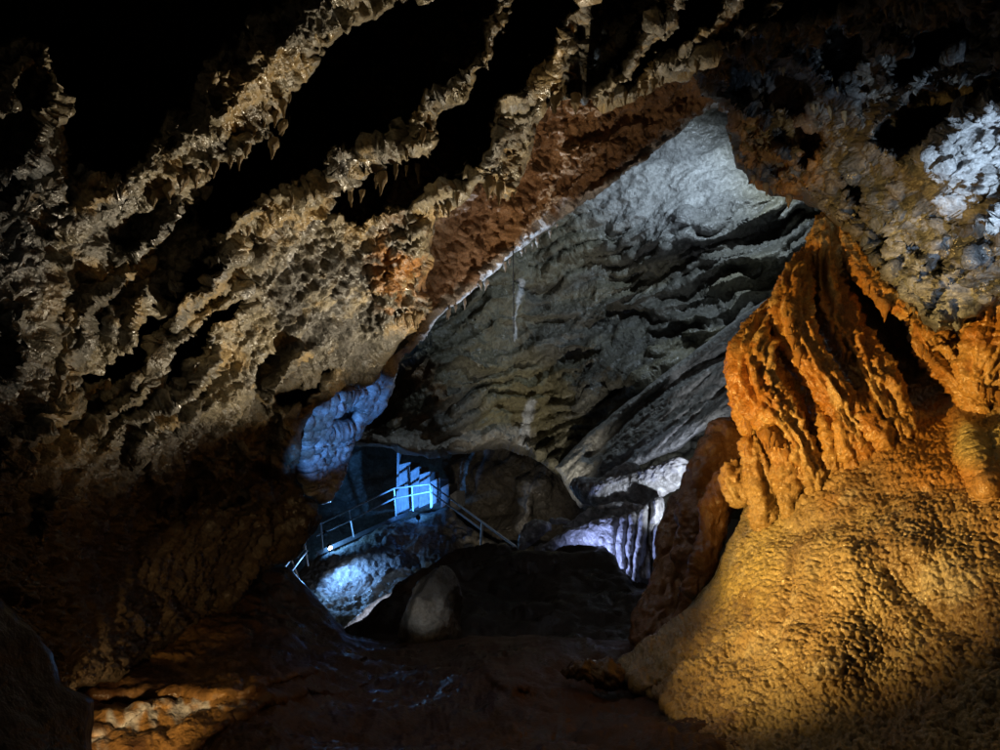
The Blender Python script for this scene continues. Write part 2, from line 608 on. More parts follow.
def L_relief(x, y, info):
    sc = 0.6 + 0.4 * np.clip(info['d'] / 5, 0, 2)
    wx = x + 8 * n2(x, y, 24.0, 3.1) + 5 * n2(x, y, 9.0, 5.1) + 2.5 * n2(x, y, 4.0, 6.1)
    wy = y + 8 * n2(x, y, 24.0, 9.1) + 5 * n2(x, y, 9.0, 7.7) + 2.5 * n2(x, y, 4.0, 2.7)
    h = np.zeros_like(x)
    for poly, wd, a in L_RIB:
        m = np.ones(len(x), bool)
        P = np.array(poly)
        m = (x > P[:, 0].min() - 60) & (x < P[:, 0].max() + 60) & (y > P[:, 1].min() - 60) & (y < P[:, 1].max() + 60)
        d, t, s = line_d(poly, wx[m], wy[m])
        h[m] = np.maximum(h[m], a * np.exp(-(d / wd) ** 2 * 0.9))
    # shingled fins that step towards the lower right
    v = 0.72 * x + 0.69 * y + 26 * n2(x, y, 75.0, 21.0) + 9 * n2(x, y, 26.0, 22.0) + 3 * n2(x, y, 9.0, 23.0)
    per = 34.0
    ph = v / per
    k = np.floor(ph)
    t = ph - k
    saw = np.where(t < 0.72, t / 0.72, (1 - t) / 0.28)
    u = 0.69 * x - 0.72 * y
    am = sstep(-0.35, 0.45, vnoise(np.stack([k * 7.31, u / 70.0, k * 3.7], 1).astype(np.float32)))
    dr1, _, _ = line_d([(350, -30), (300, 40), (230, 110), (140, 185)], x, y)
    h += 0.42 * sc * saw * am * sstep(560, 480, y) * sstep(18, 46, dr1)
    for poly, a, soft in L_HOLLOW:
        P = np.array(poly)
        m = (x > P[:, 0].min() - 40) & (x < P[:, 0].max() + 40) & (y > P[:, 1].min() - 40) & (y < P[:, 1].max() + 40)
        sd, _, _ = poly_sd(poly, wx[m], wy[m])
        h[m] -= a * sstep(-soft * 0.4, soft * 1.2, sd) + 0.25 * a * sstep(0, 40, sd)
    return h


RIBDIR = np.array(W(340.0, 10.0, 4.0)) - np.array(W(150.0, 200.0, 4.3))


def L_noise(p, info):
    q = stretch(p, RIBDIR, 2.4)
    q2 = stretch(p, np.array([0.15, 0.1, 1.0]), 2.2)
    big = fbm(q * 1.3, 3, 0.5)
    lump = fbm(q * 3.4 + 5, 4, 0.6, 1)
    rid = fbm(q2 * 8.0 + 9, 4, 0.62, 2)
    knob = fbm(p * 15 + 0.4 * fbm(p * 7, 2)[:, None], 3, 0.6, 1)
    fine = fbm(p * 42, 3, 0.6)
    zone = sstep(-0.3, 0.3, fbm(p * 1.1 + 40, 2))
    return 0.12 * big + 0.11 * lump + 0.09 * rid * (0.6 + 0.4 * zone) + 0.028 * knob + 0.011 * fine


def rock_color(p, base, alt, f, thr=0.0, soft=0.25, seed=0.0):
    t = sstep(thr - soft, thr + soft, fbm(p * f + seed, 4, 0.6))
    return mix(np.tile(np.asarray(base, np.float32), (len(p), 1)), alt, t)


def L_color(p, info):
    x, y = info['x'], info['y']
    c = rock_color(p, (0.33, 0.285, 0.195), (0.19, 0.178, 0.15), 2.2, 0.0, 0.25, 3)
    c = mix(c, (0.42, 0.31, 0.155), sstep(0.1, 0.35, fbm(p * 4.0 + 11, 4, 0.6)))
    c = mix(c, (0.10, 0.085, 0.06), sstep(0.15, 0.4, fbm(p * 3.1 + 61, 4, 0.65)) * 0.8)
    # grey-black stained slab right of the fissures, bluish grey rock to the far left
    g = sstep(95, 35, np.hypot((x - 330) / 1.2, y - 310)) + sstep(60, 20, np.hypot((x - 185) / 0.8, y - 235))
    c = mix(c, (0.085, 0.08, 0.07), np.clip(g, 0, 1) * sstep(-0.3, 0.15, fbm(p * 5 + 2, 4, 0.6)))
    g2 = sstep(110, 40, x + 0.1 * y) * sstep(90, 150, y)
    c = mix(c, (0.085, 0.095, 0.105), g2 * 0.9)
    c = mix(c, (0.42, 0.19, 0.05), sstep(55, 20, np.hypot((x - 400) / 0.7, (y - 270) / 1.3)) * sstep(-0.2, 0.2, fbm(p * 6 + 7, 3)))
    c = mix(c, (0.50, 0.52, 0.55), sstep(0.42, 0.6, fbm(p * 7 + 21, 3, 0.6)) * 0.7)
    c = mix(c, (0.040, 0.026, 0.017), sstep(400, 500, y + 40 * n2(x, y, 50, 4.4)) * 0.93)  # shade of the lower wall put into the colour
    return c


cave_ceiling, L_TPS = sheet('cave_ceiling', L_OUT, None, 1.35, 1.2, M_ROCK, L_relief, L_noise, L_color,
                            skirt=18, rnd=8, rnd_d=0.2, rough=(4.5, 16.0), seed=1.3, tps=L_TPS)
tag(cave_ceiling, 'rugged ochre ceiling and side wall with slanting ribs and black fissures', None, None, 'structure')

# =====================================================================  2  right ceiling (overhang above the mound)
R_OUT = [(690, -180), (1230, -180), (1230, 420), (1060, 330), (1000, 302), (975, 314), (958, 322), (936, 332), (922, 318), (905, 300), (884, 276), (862, 246),
         (840, 226), (824, 212), (800, 200), (772, 194), (752, 182), (736, 168), (728, 140), (726, 112), (716, 100), (700, 96), (690, 70), (700, 40), (735, 10), (720, -40)]
R_CTRL = [(720, 0, 5.8), (735, 150, 8.2), (700, 80, 7.4), (800, 100, 6.6), (830, 215, 7.6), (900, 295, 6.6), (935, 330, 6.0), (1000, 300, 5.2), (1000, 150, 4.6), (900, 150, 5.6),
          (900, 0, 4.4), (1000, 0, 3.9), (1200, -150, 2.6), (1200, 400, 3.4), (750, -170, 3.8), (950, 230, 5.4)]
R_HOLLOW = [
    ([(728, 30), (790, 20), (850, 10), (930, -40), (700, -60), (705, 10)], 0.9, 8),
    ([(728, 60), (770, 55), (800, 75), (815, 100), (800, 120), (770, 112), (745, 100), (728, 92)], 0.9, 6),
    ([(775, 110), (800, 118), (822, 130), (830, 150), (812, 160), (790, 150), (768, 130)], 0.9, 6),
    ([(830, 20), (860, 30), (870, 60), (850, 85), (830, 80), (815, 50)], 0.8, 6),
    ([(880, 130), (905, 98), (940, 86), (985, 74), (1010, 80), (960, 104), (945, 128), (920, 150), (895, 150), (870, 140)], 1.0, 6),
    ([(915, 35), (960, 20), (975, 40), (930, 70), (905, 85), (890, 70)], 0.9, 6),
    ([(860, 232), (885, 222), (895, 245), (905, 268), (890, 262), (872, 250)], 0.35, 6),
    ([(908, 240), (935, 246), (958, 262), (940, 272), (918, 262)], 0.35, 5),
    ([(840, 175), (862, 185), (868, 205), (850, 205), (836, 192)], 0.5, 5),
]
R_RIB = [
    ([(742, 62), (790, 58), (825, 80), (850, 92), (858, 120)], 7, 0.3),
    ([(1000, 60), (962, 88), (930, 96), (900, 108), (880, 128)], 8, 0.3),
    ([(870, 55), (900, 40), (912, 60), (890, 78)], 6, 0.35),
    ([(730, 110), (745, 150), (790, 190), (830, 210), (880, 260), (930, 325)], 9, 0.2),
    ([(870, 140), (915, 165), (930, 190), (960, 215), (1000, 225)], 9, 0.25),
]


def R_relief(x, y, info):
    wx = x + 6 * n2(x, y, 18.0, 13.1) + 3 * n2(x, y, 7.0, 15.1)
    wy = y + 6 * n2(x, y, 18.0, 19.1) + 3 * n2(x, y, 7.0, 17.7)
    h = np.zeros_like(x)
    for poly, wd, a in R_RIB:
        d, t, s = line_d(poly, wx, wy)
        h = np.maximum(h, a * np.exp(-(d / wd) ** 2))
    for poly, a, soft in R_HOLLOW:
        sd, _, _ = poly_sd(poly, wx, wy)
        h -= a * sstep(-soft * 0.4, soft * 1.2, sd)
    v = 0.6 * x + 0.8 * y + 22 * n2(x, y, 60.0, 81.0) + 8 * n2(x, y, 22.0, 82.0) + 3 * n2(x, y, 8.0, 83.0)
    ph = v / 30.0
    k = np.floor(ph)
    t = ph - k
    saw = np.where(t < 0.7, t / 0.7, (1 - t) / 0.3)
    am = sstep(-0.4, 0.4, vnoise(np.stack([k * 7.31, (0.8 * x - 0.6 * y) / 60.0, k * 3.7], 1).astype(np.float32)))
    h += 0.24 * saw * am
    sd, _, _ = poly_sd([(925, 185), (930, 150), (950, 115), (980, 95), (1240, 60), (1240, 240), (1000, 232), (970, 226), (950, 205)], wx, wy)
    h += 0.5 * sstep(-8, 14, sd)
    return h


def R_noise(p, info):
    big = fbm(p * 1.6 + 3, 3)
    lump = fbm(p * 4.2 + 15, 4, 0.55, 1)
    rid = fbm(stretch(p, np.array([0.3, 0.1, 1.0]), 1.8) * 8 + 19, 4, 0.6, 2)
    return 0.10 * big + 0.12 * lump + 0.11 * rid + 0.04 * fbm(p * 16 + 2, 3, 0.6, 1) + 0.014 * fbm(p * 45, 3, 0.6)


def R_color(p, info):
    x, y = info['x'], info['y']
    c = rock_color(p, (0.078, 0.088, 0.10), (0.13, 0.118, 0.10), 2.6, 0.05, 0.3, 8)
    c = mix(c, (0.40, 0.21, 0.06), sstep(75, 25, np.hypot((x - 770), (y - 160) / 1.2)) * sstep(-0.35, 0.1, fbm(p * 4 + 3, 3)))
    sd, _, _ = poly_sd([(925, 185), (930, 150), (950, 115), (980, 95), (1240, 60), (1240, 240), (1000, 232), (970, 226), (950, 205)], x, y)
    w1 = sstep(-6, 10, sd + 6 * n2(x, y, 12, 4.0))
    c = mix(c, (0.50, 0.51, 0.53), w1 * (0.7 + 0.3 * sstep(-0.3, 0.2, fbm(p * 6, 3))))
    w2 = sstep(60, 20, np.hypot((x - 940) / 1.2, y - 290)) + sstep(50, 15, np.hypot(x - 915, (y - 235) / 0.9))
    c = mix(c, (0.34, 0.37, 0.42), np.clip(w2, 0, 1) * sstep(-0.3, 0.3, fbm(p * 5 + 6, 4, 0.6)))
    return c


hanging, R_TPS = sheet('cave_ceiling', R_OUT, R_CTRL, 1.35, 1.5, M_ROCK, R_relief, R_noise, R_color,
                       skirt=18, rnd=9, rnd_d=0.25, rough=(4.0, 14.0), seed=4.3)
tag(hanging, 'pitted overhanging ceiling rock with a white calcite patch above the orange flowstone', None, None, 'structure')

# =====================================================================  3  reddish middle ceiling
D_OUT = [(400, 150), (540, 60), (760, 10), (780, 120), (735, 120), (715, 106), (690, 122), (650, 156), (600, 192), (550, 226), (500, 265), (440, 316),
         (418, 345), (400, 362), (392, 376), (380, 372), (360, 330)]
D_CTRL = [(430, 320, 8.2), (390, 370, 8.3), (550, 226, 10.2), (700, 110, 13.5), (450, 200, 7.6), (540, 110, 8.6), (700, 50, 11.0), (600, 150, 10.2), (400, 250, 7.4), (770, 20, 11)]


def D_relief(x, y, info):
    wx = x + 6 * n2(x, y, 25.0, 23.1)
    wy = y + 6 * n2(x, y, 25.0, 29.1)
    h = np.zeros_like(x)
    for poly, wd, a in [([(700, 112), (640, 150), (575, 205), (520, 245)], 6, -0.5), ([(690, 90), (620, 128), (580, 140)], 7, -0.35), ([(650, 130), (560, 190)], 6, -0.25),
                        ([(690, 124), (550, 224), (430, 316), (395, 362)], 5, 0.15)]:
        d, t, s = line_d(poly, wx, wy)
        h += a * np.exp(-(d / wd) ** 2)
    return h


def D_noise(p, info):
    q = stretch(p, np.array(W(690.0, 110.0, 13.0)) - np.array(W(440.0, 310.0, 8.2)), 2.2)
    return 0.14 * fbm(q * 1.2, 3) + 0.13 * fbm(q * 3.5 + 3, 4, 0.65, 2) + 0.07 * fbm(p * 9 + 5, 3, 0.6, 1) + 0.025 * fbm(p * 24, 2)


def D_color(p, info):
    x, y = info['x'], info['y']
    c = rock_color(p, (0.30, 0.175, 0.095), (0.38, 0.225, 0.115), 2.0, 0.0, 0.3, 14)
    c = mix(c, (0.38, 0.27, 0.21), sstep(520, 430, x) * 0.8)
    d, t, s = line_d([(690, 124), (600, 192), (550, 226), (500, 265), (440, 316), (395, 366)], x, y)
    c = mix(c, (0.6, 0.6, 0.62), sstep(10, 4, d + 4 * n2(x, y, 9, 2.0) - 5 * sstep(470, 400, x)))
    return c


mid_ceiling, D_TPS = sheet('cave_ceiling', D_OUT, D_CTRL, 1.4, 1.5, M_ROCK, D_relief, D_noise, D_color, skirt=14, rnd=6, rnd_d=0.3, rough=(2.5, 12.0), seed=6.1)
tag(mid_ceiling, 'reddish brown scalloped ceiling sloping down to a white lit lower edge', None, None, 'structure')

# =====================================================================  4  back wall of the great chamber
B_OUT = [(300, 420), (330, 300), (420, 200), (540, 60), (900, 40), (960, 200), (900, 480), (640, 540), (600, 525), (583, 508), (570, 490), (553, 472), (532, 456),
         (502, 446), (470, 452), (440, 458), (410, 455), (382, 447), (350, 444), (310, 446)]
B_CTRL = [(330, 440, 20.5), (440, 455, 21), (520, 448, 22.5), (580, 505, 19.5), (690, 130, 22), (620, 200, 22.5), (820, 220, 21), (900, 300, 19), (520, 300, 23), (430, 350, 20),
          (650, 300, 22.5), (620, 400, 20.5), (560, 380, 22), (900, 60, 22), (400, 200, 22), (740, 280, 21.5), (620, 520, 18)]


def B_relief(x, y, info):
    wx = x + 14 * n2(x, y, 45.0, 33.1) + 4 * n2(x, y, 14.0, 35.1)
    wy = y + 14 * n2(x, y, 45.0, 39.1) + 4 * n2(x, y, 14.0, 37.7)
    h = np.zeros_like(x)
    # bulging ledges: lit upper face, overhung lower face
    LED = [([(625, 262), (680, 236), (720, 220), (770, 205), (830, 205)], 20, 1.1), ([(690, 285), (740, 262), (800, 258), (830, 270)], 18, 1.1),
           ([(640, 300), (700, 285), (760, 300)], 14, 0.7), ([(560, 320), (620, 300), (680, 320), (740, 310)], 15, 0.8), ([(690, 245), (712, 240), (735, 255)], 14, 0.7),
           ([(520, 345), (570, 335), (620, 350)], 14, 0.8), ([(560, 405), (600, 372), (640, 368), (664, 388)], 22, 1.2), ([(470, 340), (520, 310), (590, 300)], 15, 0.6),
           ([(400, 390), (450, 370), (500, 352)], 14, 0.6), ([(520, 380), (550, 395), (560, 420)], 14, 0.5), ([(640, 330), (700, 335), (750, 345)], 13, 0.6),
           ([(430, 440), (480, 420), (520, 425)], 14, 0.4), ([(380, 425), (420, 400), (470, 385)], 10, 0.4), ([(590, 440), (620, 415), (650, 410)], 12, 0.5),
           ([(500, 285), (550, 262), (620, 245)], 12, 0.5), ([(600, 345), (650, 352), (690, 372)], 12, 0.6)]
    for poly, wd, a in LED:
        d, t, s = line_d(poly, wx, wy)
        up = np.where(s < 0, d / (wd * 1.8), d / (wd * 0.6))
        h = np.maximum(h, a * np.exp(-up ** 2) * np.clip(np.minimum(t, 1 - t) * 6 + 0.2, 0, 1))
    # strata
    ph = (wy * 0.95 + wx * 0.42)
    st = np.abs(((ph / 17.0 + 0.6 * n2(x, y, 60, 2.2)) % 1.0) - 0.5) * 2
    h += 0.42 * st ** 1.5 * sstep(170, 260, y + 0.15 * (x - 600)) * (0.4 + 0.6 * sstep(-0.3, 0.3, n2(x, y, 35, 8.8)))
    # overhanging bottom lip
    d, t, s = line_d([(345, 440), (382, 443), (410, 450), (440, 452), (470, 446), (502, 440), (532, 450), (553, 466)], x, y)
    h += 0.7 * np.exp(-(d / 12) ** 2)
    return h


def B_noise(p, info):
    q = stretch(p, np.array([1.0, 0.2, 0.42]), 3.6)
    q = q + 0.25 * fbm(p * 0.8, 2)[:, None]
    return 0.35 * fbm(q * 0.5, 3) + 0.20 * fbm(q * 1.2 + 3, 4, 0.6, 1) + 0.13 * fbm(q * 3.2 + 7, 4, 0.6, 2) + 0.05 * fbm(p * 6, 4, 0.6)


def B_color(p, info):
    x, y = info['x'], info['y']
    c = rock_color(p, (0.17, 0.155, 0.105), (0.25, 0.225, 0.155), 0.5, 0.0, 0.3, 24)
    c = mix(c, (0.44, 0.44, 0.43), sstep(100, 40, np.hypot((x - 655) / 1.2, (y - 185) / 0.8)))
    c = mix(c, (0.10, 0.10, 0.10), sstep(0.1, 0.4, fbm(stretch(p, np.array([1, 0, 0.3]), 3) * 0.6 + 8, 3)) * 0.6)
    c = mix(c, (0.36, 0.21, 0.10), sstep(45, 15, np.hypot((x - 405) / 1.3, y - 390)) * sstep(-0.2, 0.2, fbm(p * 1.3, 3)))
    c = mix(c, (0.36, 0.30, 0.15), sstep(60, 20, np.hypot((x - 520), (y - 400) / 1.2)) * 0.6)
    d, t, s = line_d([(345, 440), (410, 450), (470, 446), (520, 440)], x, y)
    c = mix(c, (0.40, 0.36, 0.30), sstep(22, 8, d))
    # white calcite streaks
    for poly, wd in (([(531, 404), (526, 425), (522, 446)], 6), ([(519, 280), (518, 300)], 4.5), ([(517, 300), (515, 340)], 1.5)):
        d, t, s = line_d(poly, x + 2 * n2(x, y, 6, 3), y)
        c = mix(c, (0.75, 0.76, 0.78), sstep(wd, wd * 0.5, d))
    return c


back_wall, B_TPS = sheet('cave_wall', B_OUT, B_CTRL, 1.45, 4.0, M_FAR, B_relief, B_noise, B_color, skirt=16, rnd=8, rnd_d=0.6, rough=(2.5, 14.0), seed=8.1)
tag(back_wall, 'grey layered back wall of the great chamber with bulging ledges', None, None, 'structure')

# slanting pale slab on the right of the back wall
S_OUT = [(556, 468), (590, 432), (636, 396), (690, 354), (740, 316), (800, 280), (860, 300), (860, 430), (745, 410), (700, 432), (682, 448), (640, 464), (612, 486), (596, 505), (580, 508), (568, 490)]
S_CTRL = [(560, 470, 18.5), (580, 505, 17.8), (650, 396, 18), (745, 330, 16.8), (690, 440, 16.0), (640, 462, 17), (850, 300, 16), (850, 420, 14.5), (700, 390, 16.9)]
SDIR = np.array(W(745.0, 345.0, 16.2)) - np.array(W(575.0, 490.0, 17.8))


def S_relief(x, y, info):
    u = (x - 560) * 0.77 - (y - 480) * 0.64
    v = (x - 560) * 0.64 + (y - 480) * 0.77
    h = 0.16 * n2(u * 0.22, v, 9.0, 2.0) + 0.10 * n2(u * 0.16, v, 4.0, 4.0)
    d, t, s = line_d([(745, 345), (690, 372), (640, 404), (590, 455)], x, y)
    h -= 0.35 * np.exp(-(d / 5) ** 2)
    d, t, s = line_d([(600, 500), (640, 458), (690, 435), (745, 398)], x, y)
    h += 0.5 * np.exp(-(d / 14) ** 2)
    return h


def S_noise(p, info):
    q = stretch(p, SDIR, 6)
    return 0.14 * fbm(q * 1.2, 3) + 0.07 * fbm(q * 4 + 3, 3, 0.6, 2) + 0.03 * fbm(p * 9, 2)


def S_color(p, info):
    q = stretch(p, SDIR, 8)
    c = mix(np.tile(np.array((0.30, 0.29, 0.265), np.float32), (len(p), 1)), (0.46, 0.44, 0.40), sstep(-0.15, 0.3, fbm(q * 2.5, 4, 0.6)))
    d, t, s = line_d([(600, 500), (640, 462), (690, 440)], info['x'], info['y'])
    return mix(c, (0.62, 0.62, 0.64), sstep(26, 8, d))


slab, _ = sheet('cave_wall', S_OUT, S_CTRL, 1.3, 3.0, M_FAR, S_relief, S_noise, S_color, skirt=12, rnd=6, rnd_d=0.5, rough=(1.5, 12.0), seed=9.1)
tag(slab, 'pale grey slanting slab of wall with long grooves above the drapery', None, None, 'structure')

# =====================================================================  5  recess behind the stairway
K_OUT = [(250, 380), (680, 380), (680, 640), (250, 660)]
K_CTRL = [(260, 390, 31), (360, 470, 33), (450, 470, 30.5), (480, 520, 29), (560, 480, 27.5), (640, 400, 27), (660, 620, 26), (270, 640, 29), (450, 620, 27.5), (330, 540, 29.5)]


def K_relief(x, y, info):
    h = np.zeros_like(x)
    for cx, cy, rx, ry, a in ((525, 505, 13, 30, 1.4), (500, 475, 26, 16, 0.8), (470, 500, 18, 26, 0.8), (545, 480, 14, 22, 0.8), (495, 530, 22, 16, 1.2), (450, 470, 22, 14, 0.5)):
        h += a * np.exp(-((x - cx) / rx) ** 2 - ((y - cy) / ry) ** 2)
    return h


def K_noise(p, info):
    return 0.4 * fbm(p * 0.5, 3) + 0.2 * fbm(p * 1.3, 3, 0.5, 1) + 0.06 * fbm(p * 4, 3, 0.5, 2)


def K_color(p, info):
    c = rock_color(p, (0.19, 0.165, 0.125), (0.26, 0.24, 0.20), 0.7, 0, 0.3, 34)
    d, t, s = line_d([(528, 480), (524, 505), (520, 530)], info['x'], info['y'])
    return mix(c, (0.5, 0.48, 0.44), sstep(9, 3, d))


recess, _ = sheet('cave_wall', K_OUT, K_CTRL, 1.8, 1.0, M_FAR, K_relief, K_noise, K_color, skirt=6, rnd=4, rough=(0, 10))
tag(recess, 'dark recess wall behind the concrete stairway', None, None, 'structure')

# rock bank under the walkway
G_OUT = [(280, 590), (296, 575), (314, 556), (335, 549), (358, 540), (386, 524), (420, 516), (448, 508), (470, 530), (500, 545), (570, 550), (570, 660), (300, 680)]
G_CTRL = [(296, 575, 24.5), (335, 549, 24.5), (386, 524, 26), (448, 508, 27), (560, 555, 25), (345, 630, 19.5), (420, 580, 22.5), (300, 660, 19), (560, 650, 19), (360, 580, 22.8)]


def G_noise(p, info):
    return 0.25 * fbm(p * 0.8, 3) + 0.13 * fbm(p * 2.2 + 3, 3, 0.55, 1) + 0.07 * fbm(p * 5, 3, 0.55, 2) - 0.06 * (worley(p * 4.5) - 0.5)


def G_color(p, info):
    c = rock_color(p, (0.20, 0.18, 0.135), (0.34, 0.33, 0.31), 0.9, 0, 0.25, 44)
    d, t, s = line_d([(325, 575), (370, 575), (415, 545)], info['x'], info['y'])
    return mix(c, (0.55, 0.56, 0.60), sstep(26, 8, d + 8 * n2(info['x'], info['y'], 12, 1.0)))


bank, G_TPS = sheet('rock_bank', G_OUT, G_CTRL, 1.3, 3.0, M_FAR, None, G_noise, G_color, skirt=10, rnd=5, rnd_d=0.5, rough=(2, 9), seed=10.3)
tag(bank, 'sloping rock bank with pale crust below the steel railed walkway', None, None, 'structure')

# =====================================================================  6  floor
FL_OUT = [(-220, 640), (40, 640), (90, 632), (140, 612), (200, 592), (250, 572), (285, 570), (305, 586), (328, 610), (346, 634), (380, 640), (430, 640), (520, 636), (620, 640), (760, 650), (900, 700), (1220, 760), (1220, 960), (-220, 960)]
FL_CTRL = [(-200, 700, 5.2), (60, 650, 6.4), (140, 614, 8.2), (280, 572, 10.2), (346, 634, 9.4), (430, 645, 9.3), (620, 650, 8.6), (760, 660, 7.6), (1200, 780, 4.2),
           (100, 700, 5.6), (200, 690, 5.9), (300, 690, 6.0), (230, 640, 7.4), (100, 745, 4.7), (300, 745, 4.7), (500, 745, 4.7), (700, 745, 4.7), (500, 690, 6.0), (-200, 950, 2.7), (500, 950, 2.7), (1200, 950, 2.7), (600, 670, 7.4)]


def FL_relief(x, y, info):
    wx = x + 8 * n2(x, y, 30, 43.1)
    wy = y + 8 * n2(x, y, 30, 49.1)
    h = np.zeros_like(x)
    for poly, wd, a in [([(90, 690), (170, 700), (240, 690), (300, 682), (345, 668)], 8, 0.28), ([(95, 735), (160, 718), (225, 705), (250, 695)], 9, 0.13),
                        ([(420, 672), (470, 672), (520, 684)], 7, 0.16), ([(330, 690), (350, 684)], 6, 0.12), ([(200, 745), (230, 715), (300, 700)], 8, 0.2)]:
        d, t, s = line_d(poly, wx, wy)
        up = np.where(s < 0, d / (wd * 2.6), d / (wd * 0.7))
        h += a * np.exp(-up ** 2)
    return h


def FL_noise(p, info):
    return 0.12 * fbm(p * 0.9, 3) + 0.06 * fbm(p * 3.0 + 3, 4, 0.6, 1) + 0.03 * fbm(p * 9 + 7, 4, 0.6) + 0.008 * fbm(p * 35, 2)


def FL_color(p, info):
    x, y = info['x'], info['y']
    c = rock_color(p, (0.06, 0.027, 0.012), (0.085, 0.042, 0.018), 1.2, 0, 0.3, 54)
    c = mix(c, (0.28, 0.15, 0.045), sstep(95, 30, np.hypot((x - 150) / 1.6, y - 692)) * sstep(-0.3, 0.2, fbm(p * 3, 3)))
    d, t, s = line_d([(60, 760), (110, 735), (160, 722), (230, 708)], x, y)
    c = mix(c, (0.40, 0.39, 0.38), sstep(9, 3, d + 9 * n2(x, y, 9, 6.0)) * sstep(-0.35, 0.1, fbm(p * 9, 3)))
    return c


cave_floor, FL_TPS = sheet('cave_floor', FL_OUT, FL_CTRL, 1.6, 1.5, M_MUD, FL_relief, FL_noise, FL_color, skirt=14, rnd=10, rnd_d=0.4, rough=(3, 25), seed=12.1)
tag(cave_floor, 'dark reddish clay floor of the cave', None, None, 'structure')

# =====================================================================  7  flowstone mound
MO_OUT = [(690, 760), (668, 714), (648, 694), (612, 676), (622, 660), (660, 636), (690, 610), (716, 578), (728, 545), (742, 520), (748, 500), (752, 470), (756, 430), (762, 380), (784, 320), (812, 268), (832, 226), (856, 250), (880, 290), (905, 322), (935, 350),
          (960, 330), (1000, 318), (1080, 330), (1240, 400), (1240, 980), (690, 980)]
MO_CTRL = [(612, 676, 6.6), (690, 720, 5.2), (700, 612, 7.2), (730, 550, 7.2), (752, 505, 7.3), (790, 470, 7.2), (820, 400, 7.6), (834, 235, 8.4), (870, 320, 8.4), (910, 370, 7.6), (960, 370, 6.8), (1000, 330, 6.6),
           (860, 450, 6.5), (850, 560, 5.4), (780, 640, 5.3), (720, 690, 5.3), (1000, 450, 5.5), (1000, 600, 4.4), (860, 700, 4.5), (1000, 745, 3.7), (760, 745, 4.6), (1200, 500, 4.2), (1200, 900, 2.5), (700, 950, 2.9), (900, 640, 4.7)]
MO_TPS = TPS(MO_CTRL)


def MO_relief(x, y, info):
    wx = x + 5 * n2(x, y, 24, 63.1)
    wy = y + 5 * n2(x, y, 24, 69.1)
    h = np.zeros_like(x)
    # deep recess under the overhang, and gullies between the columns
    for poly, a, soft in (([(852, 255), (885, 292), (912, 322), (922, 346), (948, 378), (912, 378), (886, 352), (866, 318), (846, 290)], 1.0, 9),
                          ([(800, 300), (815, 340), (830, 390), (846, 430), (826, 452), (806, 430), (790, 380), (780, 330)], 1.0, 14)):
        sd, _, _ = poly_sd(poly, wx, wy)
        h -= a * sstep(-soft, soft, sd)
    # soft folds of the slope
    for poly, wd, a in (([(846, 560), (850, 600), (836, 660)], 30, 0.08), ([(742, 540), (728, 590), (712, 650)], 13, 0.14), ([(716, 575), (700, 605), (680, 640)], 9, 0.10),
                        ([(880, 430), (920, 470), (900, 540)], 34, 0.10), ([(965, 420), (978, 450), (990, 480)], 14, 0.22), ([(800, 480), (770, 530), (750, 580)], 20, 0.08)):
        d, t, s = line_d(poly, wx, wy)
        h += a * np.exp(-(d / wd) ** 2)
    d, t, s = line_d([(716, 650), (690, 668), (660, 690)], wx, wy)
    h -= 0.10 * np.exp(-(d / 5) ** 2)
    return h


def popcorn(p, f, seed=0.0):
    """rounded grains with sunken joints, a little drawn out down the slope"""
    q = stretch(p, np.array([0.25, -0.35, 1.0]), 1.5) * f + seed + 0.5 * fbm(p * f * 0.35, 2)[:, None]
    w = worley(q)
    return np.sqrt(np.clip(1 - (w / 0.85) ** 2, 0, 1))


def MO_noise(p, info):
    z = sstep(-0.4, 0.3, fbm(p * 1.3 + 7, 3))
    return 0.07 * fbm(p * 1.4, 3) + 0.022 * fbm(p * 4.5 + 3, 3) + (0.034 + 0.018 * z) * popcorn(p, 40) + 0.018 * popcorn(p, 18, 5.0) * z + 0.06 * fbm(stretch(p, np.array([0.35, -0.35, -1.0]), 3) * 2.2 + 9, 3, 0.5, 1) + 0.02 * fbm(stretch(p, np.array([0.3, -0.4, -1.0]), 4) * 6, 3, 0.6, 2) * (1 - z) + 0.006 * fbm(p * 60, 2)


def MO_color(p, info):
    x, y = info['x'], info['y']
    c = rock_color(p, (0.50, 0.40, 0.22), (0.40, 0.29, 0.14), 1.6, 0, 0.35, 64)
    o = sstep(545, 425, y + 22 * n2(x, y, 30, 7.0) - 0.25 * np.maximum(0, x - 900))
    c = mix(c, (0.50, 0.235, 0.05), np.maximum(o, sstep(640, 690, x) * 0))
    c = mix(c, (0.58, 0.47, 0.20), sstep(60, 20, np.hypot(x - 745, (y - 565) / 1.4)) + sstep(40, 15, np.hypot(x - 985, y - 440)))
    c = mix(c, (0.24, 0.15, 0.07), sstep(0.05, 0.45, fbm(stretch(p, np.array([0.35, -0.35, -1.0]), 4) * 2.0 + 31, 4, 0.6)) * 0.75)
    c = mix(c, (0.60, 0.54, 0.40), sstep(0.2, 0.5, fbm(stretch(p, np.array([1.0, 0.1, 0.1]), 3) * 2.6 + 51, 3, 0.6)) * 0.6)
    g = 0.86 + 0.14 * popcorn(p, 40)  # shading in the joints between grains, put into the colour
    return c * g[:, None]


mound = empty('flowstone_mound', WV(860, 745, 4.6), 'large orange and tan flowstone mound with draped columns under the overhanging ceiling', 'flowstone')
slope, _ = sheet('slope', MO_OUT, None, 1.0, 2.0, M_FLOW, MO_relief, MO_noise, MO_color, parent=mound, skirt=14, rnd=12, rnd_d=0.35, rough=(2.5, 16), seed=14.1, tps=MO_TPS)


